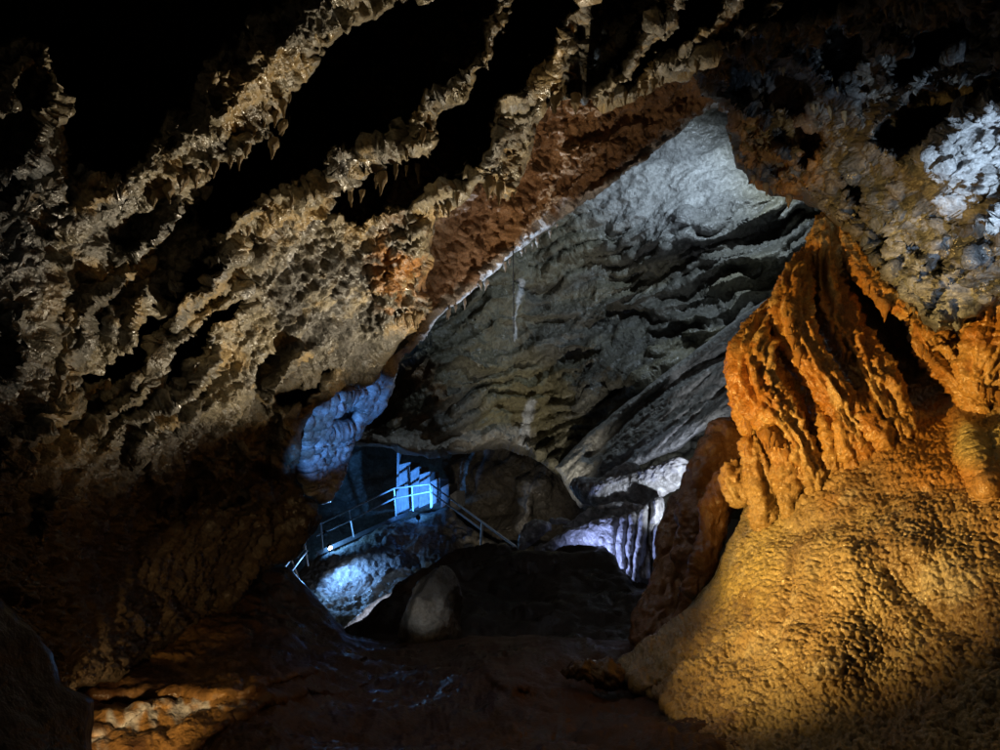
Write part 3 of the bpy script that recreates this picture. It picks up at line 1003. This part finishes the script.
def col_noise(p, info):
    r, th, u = info['r'], info['th'], info['u']
    k = np.clip(r / 0.12, 0.5, 1.6)
    ax_ = np.stack([np.cos(th) * 2.4 * k, np.sin(th) * 2.4 * k, u * 2.6 + info['x'] * 0.05], 1) * 0.88
    fold = fbm(ax_ + 0.35 * fbm(p * 4, 2)[:, None], 3, 0.6, 2)          # folds that run down the column
    return (0.16 * r) * fbm(p * 3.0 + 3, 3) + 0.088 * k * fold + 0.024 * popcorn(p, 30, 2.0) + 0.02 * fbm(p * 14 + 5, 3, 0.6, 1) + 0.008 * fbm(p * 55, 2)


def col_color(p, info):
    c = rock_color(p, (0.62, 0.35, 0.10), (0.50, 0.22, 0.045), 4.0, 0.0, 0.3, 74)
    c = mix(c, (0.70, 0.50, 0.22), sstep(0.15, 0.45, fbm(stretch(p, np.array([0.3, -0.1, -1.0]), 4) * 7, 3)) * 0.7)
    c = mix(c, (0.46, 0.33, 0.15), sstep(430, 510, info['y'] + 20 * fbm(p * 3, 2)) * 0.85)
    return c * (0.88 + 0.12 * popcorn(p, 30, 2.0))[:, None]  # colour also carries faint shading between the grains


COLUMNS = [
    [(778, 300, 7.4, 4), (766, 326, 7.0, 12), (753, 358, 6.7, 16), (762, 396, 6.6, 18), (784, 424, 6.55, 15), (802, 456, 6.5, 12), (818, 490, 6.45, 9), (826, 516, 6.5, 5)],
    [(808, 252, 7.7, 4), (796, 282, 7.2, 12), (790, 318, 6.8, 15), (802, 350, 6.65, 14), (822, 380, 6.5, 13), (844, 412, 6.4, 11), (862, 446, 6.3, 9), (872, 478, 6.3, 5)],
    [(832, 208, 8.2, 3), (825, 240, 7.7, 12), (826, 290, 7.2, 16), (842, 328, 6.9, 15), (860, 358, 6.7, 15), (878, 390, 6.5, 15), (896, 426, 6.3, 12), (908, 460, 6.2, 7)],
    [(838, 220, 7.7, 3), (850, 250, 7.3, 6), (866, 276, 6.9, 7), (890, 300, 6.5, 6), (910, 316, 6.2, 3)],
    [(914, 310, 6.9, 6), (930, 340, 6.6, 13), (950, 364, 6.4, 15), (974, 390, 6.1, 13), (990, 420, 5.9, 8)],
    [(994, 292, 5.9, 12), (992, 330, 5.9, 18), (984, 366, 5.85, 16), (978, 400, 5.85, 9)],
    [(812, 392, 6.7, 4), (824, 424, 6.45, 7), (832, 450, 6.4, 8), (836, 484, 6.4, 5)],
    [(834, 406, 6.5, 4), (844, 436, 6.32, 8), (854, 466, 6.3, 7), (858, 490, 6.3, 4)],
    [(858, 396, 6.5, 4), (868, 420, 6.28, 8), (884, 444, 6.2, 8), (892, 470, 6.2, 4)],
    [(752, 434, 6.9, 8), (757, 470, 6.8, 10), (762, 506, 6.75, 10), (764, 534, 6.75, 5)],
    [(774, 432, 6.7, 6), (784, 462, 6.55, 9), (788, 490, 6.55, 8), (790, 520, 6.55, 4)],
    [(742, 462, 7.1, 6), (735, 480, 7.0, 10), (742, 508, 6.9, 6)],
    [(740, 366, 7.0, 5), (742, 400, 6.9, 8), (749, 436, 6.85, 5)],
]
for cpts in COLUMNS:
    tube('column', [(a, b, c + 0.04, r * 1.12) for a, b, c, r in cpts], M_FLOW, col_noise, col_color, mound)


def drip_mesh(seed, n=9, m=7):
    r = random.Random(seed)
    V, Fc = [], []
    bx, by = r.uniform(-.12, .12), r.uniform(-.12, .12)
    for i in range(n):
        t = i / (n - 1)
        rad = (1 - t) ** 0.75 * (1 + 0.25 * math.sin(9 * t + seed)) + 0.06 * (1 - t)
        if i == n - 1:
            rad = 0.02
        for k in range(m):
            a = 2 * math.pi * k / m
            q = rad * (1 + r.uniform(-.16, .16))
            V.append((math.cos(a) * q * 0.22 + bx * t * t, math.sin(a) * q * 0.22 + by * t * t, 0.08 - t))
    for i in range(n - 1):
        for k in range(m):
            Fc.append((i * m + k, (i + 1) * m + k, (i + 1) * m + (k + 1) % m, i * m + (k + 1) % m))
    return np.array(V), np.array(Fc)


def drip_family(name, colr, mat, n=5):
    out = []
    for s in range(n):
        V, Fc = drip_mesh(s * 13 + len(name))
        cc = np.tile(np.asarray(colr, np.float32), (len(V), 1)) * RNG.uniform(0.8, 1.15, (len(V), 1))
        o = new_mesh(name, V, Fc, cc, mat)
        out.append(o.data)
        bpy.data.objects.remove(o)
    return out


def place_drip(fam, name, parent, px, py, d, length_px, fat=1.0):
    o = bpy.data.objects.new(name, random.choice(fam))
    COL.objects.link(o)
    s = length_px * d / F_PX
    o.parent = parent
    o.matrix_parent_inverse = parent.matrix_world.inverted()
    o.location = WV(px, py, d)
    o.scale = (s * fat, s * fat, s)
    o.rotation_euler = (random.uniform(-.08, .08), random.uniform(-.08, .08), random.uniform(0, 6.28))
    return o


bpy.context.view_layer.update()
FAM_OR = drip_family('drip', (0.54, 0.26, 0.06), M_FLOW)
FAM_OC = drip_family('stalactite', (0.42, 0.31, 0.17), M_ROCK)
FAM_WH = drip_family('stalactite', (0.66, 0.66, 0.66), M_ROCK)


def fringe(fam, name, parent, line, spacing, length, tps, off=-0.05, fat=1.0, jit=3.0):
    P = np.asarray(line, float)
    seg = np.hypot(*(P[1:, :2] - P[:-1, :2]).T)
    cum = np.concatenate([[0], np.cumsum(seg)])
    s = random.uniform(0, spacing)
    while s < cum[-1]:
        k = min(np.searchsorted(cum, s, 'right') - 1, len(seg) - 1)
        t = (s - cum[k]) / seg[k]
        q = P[k] + (P[k + 1] - P[k]) * t
        x, y = q[0] + random.uniform(-jit, jit), q[1] + random.uniform(-jit, jit)
        if tps is not None:
            lim = float(tps(x, y)) + 0.55
            d = None
            for up in range(0, 44, 4):          # climb to the rib the drip hangs from
                d = surface_at(parent.name, x, y - up)
                if d is not None and d < lim:
                    y -= up
                    break
                d = None
            if d is None:
                s += spacing
                continue
            d += 0.03
        else:
            d = q[2] + off
        place_drip(fam, name, parent, x, y, d, length * random.uniform(0.55, 1.5), fat * random.uniform(0.7, 1.3))
        s += spacing * random.uniform(0.5, 1.6)


# drips below the flowstone columns
for ln in ([(742, 400, 6.75), (750, 425, 6.75), (770, 436, 6.65)], [(788, 318, 6.6), (796, 345, 6.55), (815, 372, 6.5)], [(828, 318, 6.85), (842, 345, 6.7), (858, 372, 6.65)],
           [(920, 345, 6.5), (938, 366, 6.4), (958, 384, 6.3)], [(976, 385, 5.85), (1000, 392, 5.8)], [(852, 262, 7.15), (868, 286, 6.75), (890, 308, 6.4)],
           [(764, 430, 6.5), (786, 446, 6.5), (800, 470, 6.5)]):
    fringe(FAM_OR, 'drip', mound, ln, 5.0, 13, None, fat=1.1, jit=2.0)

# stalactites on the rib edges of the left ceiling
for ln, sp, le in (([(150, 195), (238, 152), (298, 85)], 15, 12), ([(405, 152), (428, 128)], 9, 11), ([(345, 205), (395, 188), (425, 172)], 14, 13), ([(486, 182), (515, 190)], 9, 14),
                   ([(595, 102), (640, 88), (668, 76)], 11, 10), ([(545, 108), (575, 98)], 9, 12), ([(430, 215), (470, 186)], 10, 10), ([(395, 318), (425, 312)], 4.5, 10),
                   ([(62, 378), (80, 392)], 6, 12), ([(222, 250), (300, 190)], 14, 9), ([(520, 40), (530, 30)], 8, 14), ([(275, 155), (290, 130)], 9, 12), ([(690, 62), (740, 34)], 14, 9)):
    fringe(FAM_OC, 'stalactite', cave_ceiling, ln, sp * 0.8, le * 1.4, L_TPS, off=-0.16)
for ln, sp, le in (([(728, 130), (745, 172), (790, 196)], 11, 9), ([(795, 98), (850, 118)], 10, 10), ([(870, 260), (930, 330)], 14, 7), ([(740, 66), (800, 66)], 13, 9), ([(880, 8), (930, 2)], 8, 16), ([(780, 20), (850, 100)], 13, 9)):
    fringe(FAM_OC, 'stalactite', hanging, ln, sp, le, R_TPS, off=-0.14)
fringe(FAM_WH, 'stalactite', mid_ceiling, [(560, 222), (500, 268), (440, 318)], 8, 8, D_TPS, off=-0.1)
for x, y, le in ((22, 0, 18), (32, -6, 34), (41, -2, 12)):
    place_drip(FAM_WH, 'stalactite', cave_ceiling, x, y, (surface_at(cave_ceiling.name, x, y, 8) or 3.2) + 0.02, le, 0.8)

# =====================================================================  8  dark pillar side of the mound
def pil_noise(p, info):
    return 0.12 * fbm(p * 1.8, 3) + 0.05 * fbm(p * 5, 3, 0.5, 1) + 0.012 * fbm(p * 20, 2)


def pil_color(p, info):
    return rock_color(p, (0.22, 0.10, 0.035), (0.30, 0.14, 0.05), 1.5, 0, 0.3, 84)


for cpts in ([(748, 420, 8.6, 10), (722, 455, 8.6, 26), (706, 500, 8.5, 26), (700, 545, 8.4, 22), (700, 600, 8.2, 22), (690, 650, 8.0, 24)],
             [(690, 490, 9.4, 12), (678, 540, 9.4, 20), (668, 600, 9.0, 26), (650, 660, 8.6, 30)],
             [(724, 470, 8.0, 6), (716, 500, 7.9, 16), (712, 540, 7.8, 14), (702, 570, 7.7, 13), (692, 600, 7.6, 10)]):
    tube('buttress', cpts, M_FLOW, pil_noise, pil_color, mound)

# =====================================================================  9  dark rock ridge in the middle, boulder
MD_OUT = [(330, 650), (352, 628), (380, 604), (398, 584), (420, 570), (446, 560), (478, 545), (500, 542), (520, 550), (545, 552), (580, 546), (604, 546), (618, 562), (634, 582), (664, 590), (700, 580), (740, 600), (740, 720), (330, 720)]
MD_CTRL = [(340, 650, 10.6), (400, 590, 12.0), (478, 548, 12.6), (600, 548, 12.6), (700, 590, 11.2), (500, 600, 11.6), (420, 660, 9.6), (600, 660, 9.2), (700, 700, 8.4), (340, 710, 8.6)]


def MD_noise(p, info):
    return 0.25 * fbm(p * 0.8, 3) + 0.1 * fbm(p * 2.2, 3, 0.5, 1) + 0.02 * fbm(p * 9, 3)


def MD_color(p, info):
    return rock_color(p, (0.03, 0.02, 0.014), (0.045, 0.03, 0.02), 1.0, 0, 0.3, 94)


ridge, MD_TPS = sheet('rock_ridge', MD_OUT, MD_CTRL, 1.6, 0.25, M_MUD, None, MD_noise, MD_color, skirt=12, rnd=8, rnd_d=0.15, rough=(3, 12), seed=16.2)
tag(ridge, 'low dark rock ridge across the middle of the cave floor', None, None, 'structure')


PLANES = RNG.normal(size=(16, 3))
PLANES /= np.linalg.norm(PLANES, axis=1, keepdims=True)
PLANE_H = RNG.uniform(0.72, 0.98, 16)


def bo_noise(p, info):
    d = info['n'] @ PLANES.T
    r = np.where(d > 0.15, PLANE_H[None] / np.maximum(d, 0.15), 9.0).min(1)       # broken flat faces
    return (np.minimum(r, 1.12) - 1.0) * info['r'] + 0.09 * fbm(p * 2.0 + 2, 3, 0.5) + 0.03 * fbm(p * 7, 3, 0.6, 2) + 0.008 * fbm(p * 24, 2)


def bo_color(p, info):
    c = rock_color(p, (0.30, 0.28, 0.24), (0.20, 0.18, 0.15), 3, 0, 0.3, 104)
    c = mix(c, (0.10, 0.09, 0.075), sstep(0.48, 0.30, info['u'] + 0.25 * fbm(p * 4, 3)))  # darker towards the top
    return mix(c, (0.20, 0.11, 0.05), sstep(0.78, 0.95, info['u']))


bould = tube('boulder', [(450, 570, 10.4, 8), (442, 586, 10.2, 24), (433, 606, 10.1, 32), (428, 624, 10.0, 37), (426, 644, 9.9, 41), (424, 664, 9.8, 44)], M_MUD, bo_noise, bo_color)
tag(bould, 'rounded grey boulder with a dark top on the clay floor', 'boulder')

sm = tube('floor_rock', [(560, 672, 6.5, 3), (574, 669, 6.45, 8), (588, 671, 6.4, 12), (604, 676, 6.4, 12), (622, 684, 6.4, 8)], M_FLOW, lambda p, i: 0.12 * fbm(p * 4, 3) + 0.04 * fbm(p * 12, 3, 0.6, 1),
          lambda p, i: rock_color(p, (0.12, 0.065, 0.028), (0.08, 0.045, 0.02), 4, 0, 0.3, 3))
tag(sm, 'small brown rock on the clay at the toe of the flowstone mound', 'rock')

# near black rock at the lower left
J_OUT = [(-220, 520), (-60, 560), (0, 600), (30, 630), (52, 655), (60, 684), (94, 700), (92, 740), (88, 980), (-220, 980)]
J_CTRL = [(-200, 540, 2.2), (0, 610, 2.6), (55, 660, 2.7), (92, 705, 2.7), (90, 900, 2.3), (-200, 900, 1.9), (0, 750, 2.3)]
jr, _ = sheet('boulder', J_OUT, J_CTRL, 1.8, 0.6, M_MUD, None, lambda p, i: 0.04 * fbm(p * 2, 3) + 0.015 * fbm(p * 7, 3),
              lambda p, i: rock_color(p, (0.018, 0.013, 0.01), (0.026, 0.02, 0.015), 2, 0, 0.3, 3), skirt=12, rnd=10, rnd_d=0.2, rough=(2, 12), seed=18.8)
tag(jr, 'big unlit black boulder beside the clay slope', 'boulder')

# =====================================================================  10  blue-lit flowstone curtain hanging on the left wall edge
CU_OUT = [(386, 358), (394, 366), (389, 392), (378, 408), (364, 422), (352, 440), (345, 458), (337, 484), (322, 500), (308, 492), (302, 470), (300, 440), (302, 416), (316, 402), (336, 392), (352, 390), (368, 384)]
CU_CTRL = [(390, 365, 9.2), (388, 392, 9.6), (345, 458, 9.3), (337, 484, 9.4), (308, 490, 8.4), (301, 440, 7.9), (316, 402, 7.6), (352, 390, 8.3), (345, 420, 8.7)]


def CU_relief(x, y, info):
    h = np.zeros_like(x)
    sd, _, _ = poly_sd([(328, 414), (352, 402), (362, 410), (350, 424), (336, 428), (326, 432)], x + 3 * n2(x, y, 8, 1), y)
    h -= 0.7 * sstep(-4, 5, sd)
    v = 0.93 * y + 0.36 * x + 4 * n2(x, y, 14, 3.0)
    h += 0.09 * np.abs((v / 6.5 % 1) - 0.5) * 2 * (0.5 + 0.5 * sstep(-0.3, 0.3, n2(x, y, 16, 6.0)))
    return h


def CU_noise(p, info):
    q = stretch(p, np.array([0.25, 0.0, 1.0]), 1.6)
    return 0.07 * fbm(p * 2, 3) + 0.11 * popcorn(stretch(p, np.array([1.0, 0.3, 0.25]), 1.7), 13.0, 4.0) + 0.03 * fbm(q * 14, 3, 0.6, 2)


def CU_color(p, info):
    c = np.tile(np.array((0.55, 0.55, 0.57), np.float32), (len(p), 1))
    c = mix(c, (0.20, 0.13, 0.07), sstep(0.1, 0.45, fbm(p * 3, 3)) * 0.8)
    c = mix(c, (0.16, 0.13, 0.11), sstep(0.0, 0.35, fbm(stretch(p, np.array([1.0, 0.3, 0.2]), 2.5) * 16, 2)) * 0.75)
    return c * (0.85 + 0.15 * popcorn(p, 8.5, 4.0))[:, None]  # faint joint shading of the knobs mixed into the colour


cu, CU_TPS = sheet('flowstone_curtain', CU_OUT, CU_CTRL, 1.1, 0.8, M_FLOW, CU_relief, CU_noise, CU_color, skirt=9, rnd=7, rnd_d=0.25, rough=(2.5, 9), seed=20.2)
tag(cu, 'knobbly curtain of flowstone in blue light on the edge of the side wall', 'flowstone')

# lower brown edge of the left wall beneath the curtain
def lw_noise(p, info):
    return 0.10 * fbm(p * 2, 3) + 0.05 * fbm(p * 6, 3, 0.5, 2) + 0.01 * fbm(p * 25, 2)


# =====================================================================  11  pale slabs and drapery at the centre right
def pl_noise(p, info):
    return 0.07 * fbm(p * 1.6, 3) + 0.035 * fbm(p * 6, 3, 0.55, 1) + 0.03 * fbm(p * 14, 2)


def pl_color(p, info):
    c = rock_color(p, (0.50, 0.49, 0.50), (0.34, 0.33, 0.33), 5, 0.0, 0.3, 114)
    return mix(c, (0.66, 0.66, 0.68), sstep(0.2, 0.4, fbm(p * 9, 2)))


def shelf(label, pts, squash=0.6):
    o = tube('rock_shelf', pts, M_FAR, pl_noise, pl_color, squash=squash)
    return tag(o, label, 'rock shelf')


shelf('thick pale rock shelf slanting up against the grooved slab', [(588, 500, 14.8, 8), (606, 496, 14.6, 16), (632, 492, 14.4, 18), (660, 480, 14.0, 16), (690, 462, 13.6, 12)])
shelf('flat leaf shaped pale rock shelf above the hanging drapery', [(564, 527, 14.6, 2), (590, 518, 14.3, 8), (615, 511, 14.0, 10), (634, 511, 13.8, 7), (650, 512, 13.7, 3)])
shelf('small dark pointed rock shelf beside the leaf shaped shelf', [(548, 523, 15.0, 2), (558, 521, 14.9, 5), (572, 522, 14.8, 3)])
shelf('long thin pale rock shelf below the leaf shaped shelf', [(534, 549, 14.4, 2), (555, 544, 14.2, 5), (580, 537, 13.9, 9), (606, 530, 13.6, 13), (625, 525, 13.5, 10)])
shelf('rough grey rock knob at the end of the descending handrail', [(520, 556, 15.0, 2), (524, 543, 14.8, 5), (533, 531, 14.7, 8), (545, 527, 14.6, 6), (552, 530, 14.6, 3)], 0.9)
shelf('twisted pale calcite block at the foot of the grooved slab', [(574, 480, 16.0, 6), (586, 490, 15.6, 13), (604, 492, 15.2, 14), (622, 478, 15.0, 12), (640, 468, 14.8, 8)], 0.9)

DR_OUT = [(604, 526), (620, 518), (640, 510), (652, 500), (662, 498), (662, 530), (660, 560), (658, 590), (650, 590), (646, 578), (640, 580), (628, 590), (618, 594), (616, 586), (618, 580), (610, 574), (614, 560), (606, 548), (598, 540)]
DR_CTRL = [(604, 530, 13.7), (655, 500, 13.4), (660, 588, 13.0), (618, 592, 13.2), (635, 550, 13.2)]


def DR_relief(x, y, info):
    wx = x + 4 * n2(x, y * 0.4, 12, 1.0)
    return 0.22 * np.abs(((wx + (y - 550) * 0.12) / 9.0 % 1) - 0.5) * 2 - 0.3 * np.exp(-((wx - 648) / 3.0) ** 2)


dr, _ = sheet('drapery', DR_OUT, DR_CTRL, 1.0, 0.6, M_FAR, DR_relief, lambda p, i: 0.05 * fbm(stretch(p, [0, 0, 1], 2) * 3, 3) + 0.05 * popcorn(p, 9, 7.0), pl_color, skirt=7, rnd=4, rnd_d=0.2, rough=(2, 7), seed=22.2)
tag(dr, 'hanging calcite drapery with ragged lower edge in violet blue light', 'drapery')

# bright calcite rim beside the path
rm = tube('calcite_rim', [(344, 632, 18.2, 2.2), (358, 620, 18.4, 4), (374, 608, 18.7, 5), (390, 598, 19.0, 4), (399, 590, 19.2, 1.5)], M_FAR, lambda p, i: 0.05 * fbm(p * 5, 3, 0.5, 2),
          lambda p, i: np.tile(np.array((0.7, 0.7, 0.72), np.float32), (len(p), 1)))
tag(rm, 'narrow bright white calcite rim at the foot of the rock bank', 'calcite rim')

# =====================================================================  12  stairway, walkway, railings
def prism(name, base, up, mat, parent):
    """vertical-sided block: base polygon (world xyz list) pushed up; up may be one height per corner"""
    n = len(base)
    ups = up if isinstance(up, (list, tuple)) else [up] * n
    V = [tuple(b) for b in base] + [(b[0], b[1], b[2] + u) for b, u in zip(base, ups)]
    fs = [tuple(range(n))[::-1], tuple(range(n, 2 * n))] + [(i, (i + 1) % n, n + (i + 1) % n, n + i) for i in range(n)]
    me = bpy.data.meshes.new(name)
    me.from_pydata(V, [], fs)
    me.materials.append(mat)
    o = bpy.data.objects.new(name, me)
    COL.objects.link(o)
    if parent:
        o.parent = parent
        o.matrix_parent_inverse = parent.matrix_world.inverted()
    return o


stairs = empty('stairway', WV(412, 512, 27.0), 'winding flight of concrete steps glowing in blue light behind the railing', 'stairway')
STEP = [  # left px, right px, bottom row, top row, distance
    (398, 410, 513, 467, 27.2), (410, 419, 511, 472, 27.1), (419, 430, 508, 477, 27.0), (430, 440, 506, 484, 26.8), (441, 449, 508, 490, 26.5), (450, 457, 511, 497, 26.2)]
for k, (x0, x1, yb, yt, d) in enumerate(STEP):
    a, b = WV(x0, yb, d), WV(x1 - 0.4, yb - 5, d + 0.18)
    dirn = Vector((0.25, 1.0, 0))
    up = (yb - yt) * d / F_PX
    prism('riser', [a, b, b + dirn, a + dirn], [up, up * 0.96, up * 0.96, up], M_CONC, stairs)
    # tread with a nosing that overhangs the riser
    n0 = Vector((0, -0.05, up + 0.004))
    prism('tread', [a + n0, b + n0 - Vector((0, 0, up * 0.04)), b + dirn + n0 - Vector((0, 0, up * 0.04)), a + dirn + n0], 0.06, M_CONC, stairs)
pa, pb = WV(396, 514, 27.1), WV(401, 452, 27.1)
prism('wall_edge', [pa, pa + Vector((0.07, 0, 0)), pa + Vector((0.07, 0.5, 0)), pa + Vector((0, 0.5, 0))], (514 - 452) * 27.1 / F_PX, M_CONC, stairs)

walk = empty('walkway', WV(350, 545, 25.2), 'sloping concrete walkway along the rock bank', 'walkway')
A0, A1 = WV(316, 552, 24.6), WV(396, 516, 26.9)
side = Vector((0.25, 1.6, 0.1))
nseg = 6
for k in range(nseg):
    t0, t1 = k / nseg, (k + 0.985) / nseg
    b0, b1 = A0.lerp(A1, t0), A0.lerp(A1, t1)
    prism('slab', [b0, b1, b1 + side, b0 + side], -0.16, M_CONC, walk)


def rod(bm_list, a, b, r):
    bm_list.append((a, b, r))


def rods(name, segs, mat, parent, sides=8):
    V, Fc = [], []
    for a, b, r in segs:
        z = (b - a).normalized()
        x = z.orthogonal().normalized()
        y = z.cross(x)
        k0 = len(V)
        for e in (a, b):
            for k in range(sides):
                t = 2 * math.pi * k / sides
                V.append(e + (x * math.cos(t) + y * math.sin(t)) * r)
        for k in range(sides):
            Fc.append((k0 + k, k0 + (k + 1) % sides, k0 + sides + (k + 1) % sides, k0 + sides + k))
        Fc.append(tuple(k0 + k for k in range(sides))[::-1])
        Fc.append(tuple(k0 + sides + k for k in range(sides)))
    me = bpy.data.meshes.new(name)
    me.from_pydata([tuple(v) for v in V], [], Fc)
    me.materials.append(mat)
    o = bpy.data.objects.new(name, me)
    COL.objects.link(o)
    if parent:
        o.parent = parent
        o.matrix_parent_inverse = parent.matrix_world.inverted()
    return o


def railing(label, top, mid, posts, r=0.028):
    p0 = WV(*posts[0][1])
    e = empty('railing', p0, label, 'railing', None)
    for nm, ln in (('top_rail', top), ('middle_rail', mid)):
        P = [WV(*q) for q in ln]
        for a, b in zip(P[:-1], P[1:]):
            rods(nm, [(a, b, r)], M_STEEL, e)
    for a, b in posts:
        rods('post', [(WV(*a), WV(*b), r)], M_STEEL, e)
    return e


railing('steel tube railing climbing along the walkway to the stairway', [(314, 525, 24.4), (322, 523, 24.5), (349, 510, 25.3), (395, 488, 26.7)], [(316, 536, 24.4), (349, 521, 25.3), (395, 498, 26.7)],
        [((321, 523, 24.5), (323, 551, 24.6)), ((349, 510, 25.3), (354, 537, 25.5)), ((394, 488, 26.7), (396, 516, 26.8))])
railing('short level steel railing across the foot of the blue lit steps', [(396, 488, 26.6), (430, 484, 26.0)], [(396, 498, 26.6), (430, 491.5, 26.0)],
        [((430, 484, 26.0), (431, 508, 26.1)), ((412, 486, 26.3), (413, 511, 26.4))])
railing('pair of straight steel handrails descending from the stairway behind the dark ridge', [(431, 484.5, 25.9), (516, 547, 17.5)], [(432, 493, 25.9), (482, 530, 20.5)],
        [((432, 484.5, 25.9), (432, 507, 26.0)), ((482, 522, 20.4), (481, 546, 20.6))], 0.03)
railing('steep steel railing going down behind the clay slope', [(302, 545, 22.5), (282, 571, 20.0)], [(307, 551, 22.5), (289, 575, 20.2)], [((291, 558, 21.2), (300, 582, 21.2)), ((305, 545, 22.6), (308, 566, 22.6))])

# hanging cable
cbl = rods('hanging_cable', [(WV(513, 205, 9.4), WV(513.4, 270, 9.3), 0.006), (WV(513.4, 270, 9.3), WV(513.8, 334, 9.2), 0.006)], M_DARK, None)
tag(cbl, 'thin dark cable hanging straight down in front of the back wall', 'cable')


# =====================================================================  13  lamp bodies at the lights
def lamp(key, label, scale=1.0, lit=False, pole=0.22):
    o, p, d = LIGHTS[key]
    e = empty('floodlight', p - d * 0.12 * scale, label, 'floodlight')
    z = d
    x = Vector((0, 0, 1)).cross(z).normalized()
    y = z.cross(x)
    c = p - d * 0.05 * scale
    rods('housing', [(c - z * 0.12 * scale, c, 0.075 * scale)], M_DARK, e, 14)
    rods('lens', [(c + z * 0.001, c + z * 0.008 * scale, 0.066 * scale)], M_LENS if lit else M_GLASS, e, 14)
    rods('bracket', [(c - z * 0.06 * scale, c - z * 0.06 * scale - Vector((0, 0, pole * scale)), 0.012 * scale)], M_DARK, e)
    o.parent = e
    o.matrix_parent_inverse = e.matrix_world.inverted()
    return e


LAB = {'mound': 'black floodlight on the clay floor aimed at the flowstone mound', 'left': 'black floodlight aimed at the ribbed ceiling', 'calcite': 'black floodlight on a pole standing on the flowstone below the white calcite patch',
       'high': 'black floodlight behind the overhang aimed at the back wall', 'slab': 'black floodlight behind the mound aimed at the grooved slab', 'drape': 'black floodlight behind the dark ridge aimed at the drapery',
       'curtain': 'narrow beam floodlight aimed at the knobbly flowstone curtain', 'edge': 'black floodlight behind the dark ridge aimed at the reddish ceiling', 'stair': 'small floodlight at the foot of the concrete steps',
       'ledge': 'glowing floodlight on the rock bank below the walkway', 'rust': 'added black fill light behind the small floor rock aimed at the reddish ceiling', 'path': 'small added fill light above the lower end of the walkway', 'grotto': 'added black fill light behind the dark ridge aimed at the recess wall', 'fold': 'added black fill light behind the dark ridge aimed at the folded lower back wall', 'stone': 'added narrow beam fill light aimed at the grey boulder', 'rim': 'black floodlight behind the dark ridge aimed at the calcite rim', 'foot': 'black floodlight behind the black boulder'}
for k in LIGHTS:
    lamp(k, LAB[k], 1.0, k == 'ledge', 1.5 if k == 'calcite' else 0.22)
